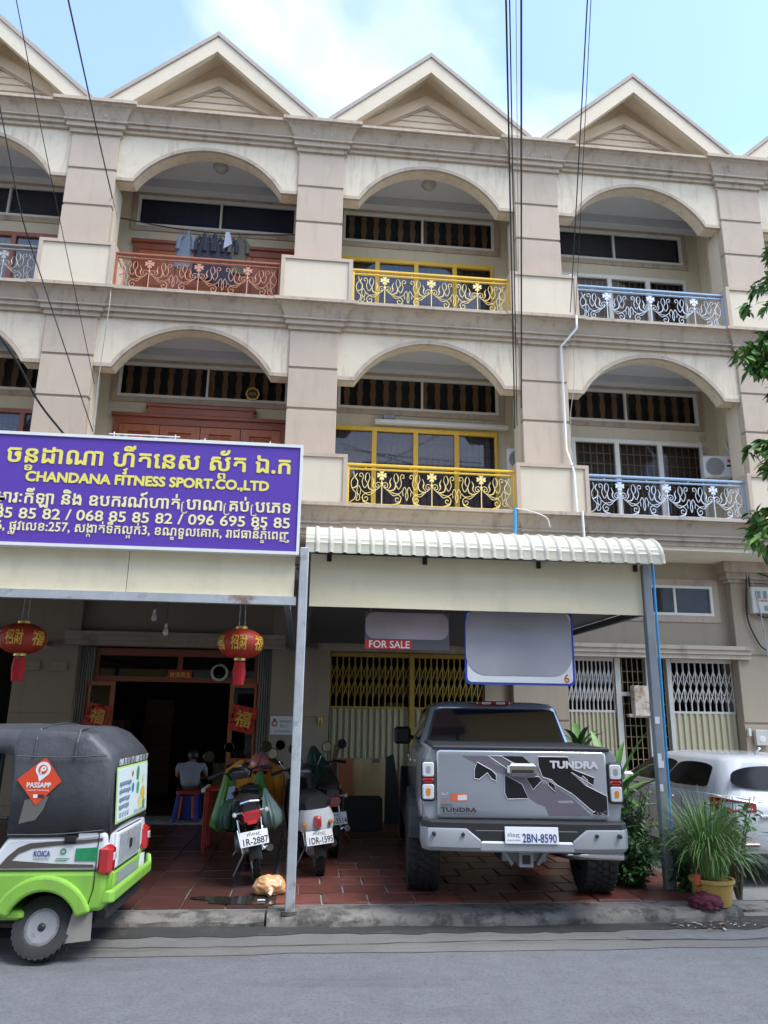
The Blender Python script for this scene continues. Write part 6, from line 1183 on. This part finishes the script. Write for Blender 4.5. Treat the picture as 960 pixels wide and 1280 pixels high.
# conduits and pipes on the facade
def pipe(pts, r, m, name, lab, cat='pipe'): return tag(MB().tube([Vector(p) for p in pts], r, 8).build(name, m, smooth=60), lab, cat)
pipe([(8.93, -.16, 9.80), (8.93, -.16, 8.95), (8.95, -.30, 8.86), (8.95, -.30, 8.62), (8.72, -.06, 8.36), (8.72, -.06, 6.35), (8.77, -.24, 5.9), (8.78, -.26, 5.14)], .022, M['white'], 'conduit_pipe', 'white conduit pipe bending down the pilaster left of the blue balconies')
pipe([(8.86, -.30, 5.16), (8.87, -.30, 4.4)], .022, M['white'], 'drain_pipe', 'short white pipe below the blue railing above the awning roof')
pipe([(7.68, -.32, 5.16), (7.66, -.34, 4.3)], .026, M['bluepipe'], 'blue_stub_pipe', 'short blue pipe on the cornice above the awning roof')
pipe(bez([(7.70, -.30, 5.16), (7.9, -.34, 5.12), (8.2, -.34, 5.02), (8.27, -.34, 4.85)], 5), .012, M['whiteframe'], 'loose_hose', 'thin pale hose hanging off the cornice above the awning roof', 'hose')
# overhead cables
def sag(a, c, s=.0, n=18):
    A_, C2 = Vector(a), Vector(c); return [A_.lerp(C2, i/n)-Vector((0, 0, s*4*(i/n)*(1-i/n))) for i in range(n+1)]
r_ = random.Random(4)
for k, (a, c, rad, lab) in enumerate((
  ((7.80, -.06, 6.70), (6.14, -6.0, 9.32), .011, 'leftmost twisted cable of the bundle dropping to the middle pilaster'), ((7.84, -.06, 6.75), (6.18, -6.0, 9.33), .008, 'second cable of the bundle dropping to the middle pilaster'),
  ((7.90, -.06, 7.0), (6.25, -6.0, 9.33), .004, 'thin pale cable in the bundle dropping to the middle pilaster'), ((7.93, -.06, 7.1), (6.31, -6.0, 9.34), .012, 'rightmost thick black cable dropping to the middle pilaster'),
  ((8.85, -.28, 8.95), (7.06, -6.0, 9.46), .008, 'left cable of the pair above the pale blue balconies'), ((8.95, -.28, 8.95), (7.10, -6.0, 9.46), .005, 'right cable of the pair above the pale blue balconies'))):
    d_ = Vector(c)-Vector(a); tag(MB().tube(sag(a, Vector(a)+d_*1.6, .05), rad, 6).build('overhead_cable', M['black'] if k != 2 else M['greylight']), lab, 'cable', 'overhead cables')
tag(MB().tube([(8.94, -.26, 8.9), (8.96, -.06, 8.3), (8.93, -.05, 7.6), (8.86, .0, 7.1), (8.80, -.06, 6.4), (8.78, -.26, 5.9)], .006, 5).build('hanging_wire', M['greylight']), 'thin grey wire hanging down beside the white conduit pipe', 'wire')
# service wires reaching the left pilaster and the sign from the street poles
for P, rad, lab in (
  (((1.21, -5.0, 9.76), (0.49, -1.2, 10.96), (0.43, 0.45, 10.67)), 0.011, 'black cable running down to the right side of the left pilaster'),
  (((0.64, -5.0, 9.68), (0.08, -2.0, 9.72), (0.62, -0.35, 6.98)), 0.006, 'thin wire crossing the left pilaster'),
  (((-0.31, -3.0, 9.93), (-0.16, -2.2, 8.84), (-0.01, -1.6, 8.23), (0.73, -0.5, 6.09)), 0.01, 'black cable slanting down across the left pedestal'),
  (((-0.06, -3.0, 6.7), (0.17, -2.4, 6.38), (0.34, -1.8, 6.0), (0.72, -1.2, 5.56)), 0.016, 'thick black cable sagging to the purple sign'),
  (((0.42, 0.3, 10.14), (0.68, -0.27, 8.66), (0.6, -0.1, 7.24), (0.63, -0.1, 5.95)), 0.008, 'pale wire hanging at the right side of the left pilaster'),
  ):
    P = [Vector(p) for p in P]; P = [P[0]+(P[0]-P[1])*.8]+P
    tag(MB().tube(bez(P, 8), rad, 6).build('service_cable', M['black'] if 'pale' not in lab else M['greylight']), lab, 'cable', 'overhead cables')
# ================================================================ plants
def leafmat(name, c, **k): return mat(name, c, .5, var=.35, vscale=9, rand=.0, **k)
M['leaf'] = leafmat('leaf_green', (.07, .18, .034)); M['leafdark'] = leafmat('leaf_dark_green', (.025, .075, .022)); M['leaflight'] = leafmat('leaf_light_green', (.12, .235, .04)); M['grassy'] = leafmat('lemongrass', (.17, .24, .085)); M['bark'] = mat('bark', (.13, .10, .075), .9, var=.3, vscale=8, bump=.6, bscale=30); M['terracotta'] = mat('yellow_pot', (.42, .27, .07), .7, var=.2, vscale=6, speck=(.2, .12, .05), spamt=.4); M['potgrey'] = mat('dark_pot', (.07, .065, .06), .8, var=.2)
def blade(b, base, d, L_, w, droop, n=7, mi=0, fold=.25):
    """one arching strap leaf"""
    d = Vector(d).normalized(); side = d.cross(Vector((0, 0, 1))); side = side.normalized() if side.length > .01 else Vector((1, 0, 0)); p = Vector(base); v = d.copy(); vs = []; fs = []
    for i in range(n+1):
        t = i/n; ww = w*(math.sin(math.pi*min(1, t*.85+.13))**.8)*(1-.0*t) if t < 1 else .001; up = side.cross(v).normalized()
        vs += [p-side*ww+up*ww*fold, p, p+side*ww+up*ww*fold]; p = p+v*(L_/n); v = (v+Vector((0, 0, -droop/n))).normalized()
    for i in range(n): k = 3*i; fs += [(k, k+1, k+4, k+3), (k+1, k+2, k+5, k+4)]
    b.add(vs, fs, mi)
def leaf(b, p, d, L_, w, mi=0, droop=.3, roll=0.0): 
    d = Vector(d).normalized(); s = d.cross(Vector((0, 0, 1))); s = s.normalized() if s.length > .01 else Vector((1, 0, 0)); u = s.cross(d); s = s*math.cos(roll)+u*math.sin(roll); u = s.cross(d); p = Vector(p); q = lambda a, c, h: p+d*L_*a+s*w*c+u*h*L_-Vector((0, 0, droop*L_*a*a))
    b.add([q(0, 0, 0), q(.28, .8, .05), q(.6, .85, .04), q(1, 0, 0), q(.6, -.85, .04), q(.28, -.8, .05), q(.45, 0, -.02)], [(0, 1, 6), (1, 2, 6), (2, 3, 6), (3, 4, 6), (4, 5, 6), (5, 0, 6)], mi)
def rdir(r_, up=.3):
    a = r_.uniform(0, 2*math.pi); z = r_.uniform(-1+up, 1); h = math.sqrt(max(0, 1-z*z)); return Vector((h*math.cos(a), h*math.sin(a), z))
# lemongrass in the yellow pot
t = thing('potted_grass', 'big tuft of long arching grass in a yellow pot at the end of the kerb', 'plant', loc=(8.16, -4.90, .10))
MB().lathe([(.15, 0), (.16, .02), (.185, .19), (.205, .20), (.205, .23), (.18, .23), (.17, .21), (.01, .20)], n=24).build('pot', M['terracotta'], t, smooth=40); r_ = random.Random(21); b = MB()
for k in range(800):
    a = r_.uniform(0, 6.283); rr = r_.uniform(0, .16); el = r_.uniform(2.2, 8.0); blade(b, (rr*math.cos(a), rr*math.sin(a), .24), (math.cos(a), math.sin(a), el), r_.uniform(.4, .88), r_.uniform(.0028, .006), r_.uniform(1.2, 3.6), 8, r_.choice((0, 0, 1, 2)))
tag(b.build('blades', [M['grassy'], M['leaflight'], M['leaf']], t), kind='stuff')
MB().cbox(-.22, -.16, -.12, -.07, .17, .29, .02).build('red_scrap', mat('red_orange_scrap', (.5, .10, .03), .6), t)
# leafy shrubs
def shrub(name, lab, loc, n_stem, h, spread, leaves, L_, mats, seed, pot=None, low=False):
    t = thing(name, lab, 'plant', loc=loc); r_ = random.Random(seed); b = MB(); st = MB()
    for k in range(n_stem):
        a = r_.uniform(0, 6.28); e = r_.uniform(.2, 1)*spread; top_ = Vector((e*math.cos(a), e*math.sin(a), h*r_.uniform(.15 if low else .55, 1))); mid = top_*.5+Vector((0, 0, h*.12)); P = bez([(.02*math.cos(a), .02*math.sin(a), 0), tuple(mid), tuple(top_)], 5); st.tube(P, [.008*(1-.6*i/(len(P)-1)) for i in range(len(P))], 5)
        for j in range(leaves):
            f = r_.uniform(.0 if low else .25, 1); p = P[min(len(P)-1, int(f*(len(P)-1)))]; d_ = rdir(r_, .55); leaf(b, p+d_*r_.uniform(.0, .05), d_, L_*r_.uniform(.6, 1.25), L_*r_.uniform(.22, .36), r_.randrange(len(mats)), r_.uniform(.1, .6), r_.uniform(-.6, .6))
    st.build('stems', M['bark'], t); tag(b.build('leaves', [M[m] for m in mats], t), kind='stuff')
    if pot: MB().lathe([(pot*.75, -.02), (pot*.8, .0), (pot, .22), (pot*1.08, .23), (pot*1.05, .26), (pot*.9, .25), (.01, .22)], n=20).build('pot', M['potgrey'], t, smooth=40)
    return t
shrub('leafy_plant', 'loose plant with broad heart-shaped leaves right of the potted grass', (8.52, -4.72, .10), 16, .95, .30, 14, .085, ('leaf', 'leafdark', 'leaf'), 5)
shrub('bushy_plant', 'low dense green bush at the foot of the right awning post, left side', (7.70, -4.22, .12), 70, .52, .30, 40, .055, ('leaf', 'leafdark', 'leafdark', 'leaf'), 6, low=True)
shrub('bushy_plant', 'taller dense bush behind the right awning post beside the pickup', (7.86, -3.8, .12), 60, .95, .34, 40, .065, ('leaf', 'leafdark', 'leafdark'), 7, low=True)
shrub('bushy_plant', 'small dark bush between the right awning post and the potted grass', (8.14, -4.45, .10), 50, .70, .26, 34, .055, ('leafdark', 'leaf', 'leafdark'), 9, low=True)
# strap-leaved plants behind the pickup
def straps(name, lab, loc, stem_h, n, L_, w, seed, mats, el=(.3, 1.8), droop=(.5, 1.4)):
    t = thing(name, lab, 'plant', loc=loc); r_ = random.Random(seed); MB().tube([(0, 0, 0), (.02, 0, stem_h*.5), (0, .01, stem_h)], [.03, .026, .022], 8).build('stem', M['bark'], t); MB().lathe([(.15, -.02), (.16, 0), (.2, .28), (.21, .3), (.18, .3), (.01, .26)], n=20).build('pot', M['potgrey'], t, smooth=40)
    for k in range(n):
        b = MB(); a = 2.4*k+r_.uniform(-.3, .3); f = k/n; blade(b, (0, 0, stem_h*(.72+.28*f)), (math.cos(a), math.sin(a), el[0]+(el[1]-el[0])*f), L_*r_.uniform(.75, 1.1), w*r_.uniform(.8, 1.15), r_.uniform(*droop), 8); b.build('leaf', M[r_.choice(mats)], t, smooth=60)
straps('dracaena', 'dark green strap-leaved plant rising behind the pickup cab right side', (7.75, -2.6, .118), 1.30, 26, .50, .045, 2, ('leafdark', 'leaf'))
straps('spider_lily', 'light green plant with long broad leaves right of the pickup tailgate', (7.86, -3.35, .118), .75, 20, .85, .06, 3, ('leaf', 'leaflight', 'leaf'), (.6, 2.4), (.5, 1.2))
straps('spider_lily', 'low yellow-green broad-leaved plant beside the pickup tail light', (7.56, -3.95, .118), .48, 14, .5, .05, 8, ('leaflight', 'leaf'), (.5, 2.0), (.7, 1.5))
# the street tree whose branch hangs in from the right
t = thing('street_tree', 'leafy green tree branches hanging into view at the right edge', 'tree', loc=(10.36, -6.6, 0)); r_ = random.Random(33); tr = MB(); b = MB()
tr.tube(bez([(0, 0, 0), (.05, .02, 1.5), (-.05, .05, 3.2), (.1, 0, 5.0), (.3, .2, 7.2)], 6), [.16-.0045*i for i in range(25)], 12)
limbs = [((0, 0, 4.6), (-.7, .3, 5.6), (-1.55, .55, 6.15)), ((0, 0, 4.2), (-.8, .4, 5.0), (-1.75, .6, 5.15)), ((-.05, 0, 3.4), (-.9, .3, 4.15), (-1.78, .55, 4.25)), ((-.05, 0, 2.9), (-.9, .2, 3.5), (-1.88, .5, 3.5)), ((0, 0, 5.0), (.8, -.5, 6.2), (1.6, -1.0, 6.8)), ((0, 0, 4.4), (.9, .6, 5.2), (1.9, .9, 5.6)), ((.1, 0, 5.5), (-.3, -.8, 6.6), (-.5, -1.6, 7.2)), ((.2, .1, 6.2), (.1, .8, 7.4), (-.1, 1.5, 8.0)), ((0, 0, 3.6), (.6, -.8, 4.4), (1.2, -1.4, 4.6))]
for li, P0 in enumerate(limbs):
    P = bez(P0, 9); tr.tube(P, [.045-.0018*i for i in range(len(P))], 7)
    tips = []
    for j in range(6, len(P), 1 if li < 4 else 2):
        for q_ in range(5 if li < 4 else 4):
            d_ = rdir(r_, .25); L2 = r_.uniform(.16, .38); e_ = P[j]+d_*L2+Vector((0, 0, -.08)); tr.tube([P[j], P[j]+d_*L2*.5, e_], [.008, .006, .003], 4); tips.append((e_, d_)); tips.append((P[j]+d_*L2*.55, d_))
    for e_, d_ in tips:
        for k in range(17 if li < 4 else 7):
            dd = (d_*.5+rdir(r_, .2)+Vector((0, 0, -.45))).normalized(); leaf(b, e_+rdir(r_)*.05, dd, r_.uniform(.09, .15), r_.uniform(.022, .034), r_.choice((0, 0, 1, 2, 2)), r_.uniform(.1, .5), r_.uniform(-.8, .8))
tr.build('trunk', M['bark'], t, smooth=60); tag(b.build('crown', [M['leaf'], M['leafdark'], M['leaflight']], t), kind='stuff')
# ================================================================ inside the open shop
M['card'] = mat('cardboard', (.24, .16, .09), .8, var=.2, vscale=4, rand=.2)
for k, (x, y, w, d_, h, lab) in enumerate(((.75, 3.0, .5, .6, 1.5, 'tall brown carton stack at the left inside the dark shop'), (1.3, 4.6, .6, .5, 1.9, 'carton stack at the back left of the dark shop'), (2.9, 2.9, .5, .5, .75, 'low carton right of the seated person in the dark shop'), (3.45, 3.4, .5, .6, 1.7, 'tall carton stack at the right inside the dark shop'))):
    t = thing('carton_stack', lab, 'cartons', loc=(x, y, .11)); n = max(1, int(h/.42))
    for j in range(n): MB().cbox(-w/2+.02*(j % 2), w/2-.015*(j % 3), -d_/2, d_/2, j*h/n, (j+1)*h/n-.004, .008).build('carton', M['card'], t)
t = thing('shelf_unit', 'dark shelving with goods along the right wall of the shop', 'shelf', loc=(3.85, 2.6, .11))
for z in (.1, .6, 1.1, 1.6, 2.0): MB().box(-.35, .1, -.9, .9, z, z+.03).build('shelf', M['plank'], t)
r_ = random.Random(8)
for z in (.13, .63, 1.13, 1.63):
    for k in range(5): MB().cbox(-.30, -.02, -.8+k*.32, -.56+k*.32, z+.001, z+r_.uniform(.2, .4), .008).build('box', mat('goods%d' % (k % 4), [(.05, .12, .3), (.4, .08, .05), (.35, .3, .2), (.1, .25, .12)][k % 4], .5), t)
for y in (-.88, .85): MB().box(-.34, -.30, y, y+.04, 0, 2.1).build('upright', M['engine'], t)
# seated person seen from behind on a stool
st = thing('plastic_stool', 'tall blue plastic stool with a red seat in the shop doorway', 'stool', loc=(2.50, .75, .11)); st.scale = (.95, .95, .80); M['bluepl'] = mat('blue_plastic', (.015, .03, .26), .4)
MB().loft([ring(-.19, .19, -.17, .17, .50, .05), ring(-.19, .19, -.17, .17, .56, .05)]).build('seat', M['redplastic'], st)
for x in (-1, 1):
    for y in (-1, 1): MB().loft([ring(x*.19-.035, x*.19+.035, y*.17-.035, y*.17+.035, 0, .01), ring(x*.14-.03, x*.14+.03, y*.12-.03, y*.12+.03, .50, .01)]).build('leg', M['bluepl'], st)
    MB().loft([ring(x*.115-.02, x*.115+.02, -.175, -.14, .06, .006), ring(x*.09-.02, x*.09+.02, -.15, -.12, .46, .006)]).build('stripe', mat('orange_plastic', (.55, .09, .02), .4), st)
MB().cbox(-.13, .13, -.12, .12, .02, .49, .02).build('inner_stool', M['bluepl'], st)
pn = thing('person', 'person in a grey shirt sitting hunched on the stool, seen from behind', 'person', loc=(2.50, .75, .11)); pn.scale = (.92, .92, .82)
def skin(name, pts, edges, m, root, par):
    me = bpy.data.meshes.new(name); me.from_pydata([p[:3] for p in pts], edges, []); o = put(name, me, par); me.materials.append(m)
    me.skin_vertices or None
    md = o.modifiers.new('skin', 'SKIN'); md.use_smooth_shade = True
    sv = me.skin_vertices[0].data if me.skin_vertices else None
    if sv is None:
        bm = bmesh.new(); bm.from_mesh(me); bm.verts.layers.skin.verify(); bm.to_mesh(me); bm.free(); sv = me.skin_vertices[0].data
    for i, p in enumerate(pts): sv[i].radius = (p[3], p[4] if len(p) > 4 else p[3]); sv[i].use_root = (i == root)
    ss = o.modifiers.new('sub', 'SUBSURF'); ss.levels = 2; ss.render_levels = 2; return o
M['skin'] = mat('skin', (.30, .17, .11), .55); M['greyshirt'] = mat('grey_shirt', (.26, .27, .31), .85, var=.1, bump=.2, bscale=25); M['hair'] = mat('black_hair', (.012, .010, .010), .45); M['navytr'] = mat('dark_trousers', (.02, .022, .04), .85)
# pelvis, spine, shoulders, head; arms forward; thighs forward, shins down
P = [(0, .0, .62, .15, .12), (0, .02, .78, .15, .11), (0, .08, .95, .16, .11), (0, .14, 1.03, .09, .08), (0, .21, 1.07, .055), (0, .27, 1.13, .085, .10), (0, .29, 1.21, .07, .085),
     (-.19, .12, .99, .065), (-.25, .22, .80, .05), (-.16, .42, .74, .038), (-.12, .48, .73, .03), (.19, .12, .99, .065), (.25, .22, .80, .05), (.16, .42, .74, .038), (.12, .48, .73, .03),
     (-.10, .12, .62, .095), (-.13, .42, .60, .07), (-.13, .44, .30, .052), (-.13, .44, .06, .04), (-.13, .56, .035, .035), (.10, .12, .62, .095), (.13, .42, .60, .07), (.13, .44, .30, .052), (.13, .44, .06, .04), (.13, .56, .035, .035)]
E_ = [(0, 1), (1, 2), (2, 3), (3, 4), (4, 5), (5, 6), (2, 7), (7, 8), (8, 9), (9, 10), (2, 11), (11, 12), (12, 13), (13, 14), (0, 15), (15, 16), (16, 17), (17, 18), (18, 19), (0, 20), (20, 21), (21, 22), (22, 23), (23, 24)]
bo = skin('body', P, E_, M['skin'], 0, pn)
P2 = [(0, -.0, .58, .175, .145), (0, .015, .78, .17, .125), (0, .075, .95, .175, .125), (0, .13, 1.03, .11, .09), (-.19, .115, .99, .08), (-.235, .19, .87, .066), (.19, .115, .99, .08), (.235, .19, .87, .066)]
skin('shirt', P2, [(0, 1), (1, 2), (2, 3), (2, 4), (4, 5), (2, 6), (6, 7)], M['greyshirt'], 0, pn)
P3 = [(0, .0, .58, .16, .13), (-.10, .14, .62, .108), (-.13, .42, .60, .082), (-.13, .44, .28, .066), (-.13, .44, .10, .055), (.10, .14, .62, .108), (.13, .42, .60, .082), (.13, .44, .28, .066), (.13, .44, .10, .055)]
skin('trousers', P3, [(0, 1), (1, 2), (2, 3), (3, 4), (0, 5), (5, 6), (6, 7), (7, 8)], M['navytr'], 0, pn)
MB().lathe([(.004, .13), (.06, .115), (.095, .07), (.105, .0), (.095, -.06), (.06, -.085)], (0, .262, 1.165), n=18).build('hair', M['hair'], pn, smooth=60)
for s in (-1, 1):
    for k in range(4): MB().tube(bez([(s*.115-.03+k*.018, .47, .735), (s*.11-.03+k*.018, .52, .73), (s*.10-.03+k*.018, .545, .705)], 3), .009, 6).build('finger', M['skin'], pn, smooth=60)
    MB().tube([(s*.09, .46, .74), (s*.065, .50, .735)], .010, 6).build('thumb', M['skin'], pn, smooth=60)
# ================================================================ houses across the street (behind the camera, seen in reflections, heights raised to block low sky light)
M['oppcream'] = mat('opposite_plaster', (.50, .45, .36), .85, var=.1); M['oppyellow'] = mat('opposite_yellow', (.52, .36, .12), .8, var=.1); M['opproof'] = mat('opposite_roof', (.22, .10, .06), .8, var=.2)
for k, (x, h, m, lab) in enumerate(((-14, 13, 'oppcream', 'plain cream house across the street, far left of the camera'), (-6, 14.5, 'oppyellow', 'yellow house across the street, left of the camera'), (2, 11.5, 'oppcream', 'low cream house across the street, behind the camera'), (10, 12.5, 'oppyellow', 'yellow house with brown roof across the street, right of the camera'), (18, 15, 'oppcream', 'tall cream house across the street, far right of the camera'))):
    t = thing('opposite_house', lab, 'house', loc=(x, -21.5, 0), group='houses across the street'); MB().box(-3.95, 3.95, -8, 0, 0, h).build('wall', M[m], t); MB().prism([(-4.3, h), (4.3, h), (3.2, h+1.6), (-3.2, h+1.6)], 'y', -8.2, .6).build('roof', M['opproof'], t)
    for fl_ in range(int(h/3.4)):
        for wx in (-2.6, 0, 2.6): w_ = MB().box(wx-.7, wx+.7, .0, .05, fl_*3.4+.9, fl_*3.4+2.6).build('window', M['carglass'], t); f = MB(); frame_rect(f, wx-.8, wx+.8, fl_*3.4+.8, fl_*3.4+2.7, .1, .0, .08); f.build('window_frame', M['white'], t)
        MB().box(-3.95, 3.95, .001, .9, fl_*3.4+3.2, fl_*3.4+3.35).build('balcony_slab', M[m], t)

# print and lettering is flat and far too small to take apart
for o in bpy.data.objects:
    if o.parent is not None and o.name.split('.')[0] in ('lettering', 'gold_print', 'small_print') and 'kind' not in o: o['kind'] = 'stuff'
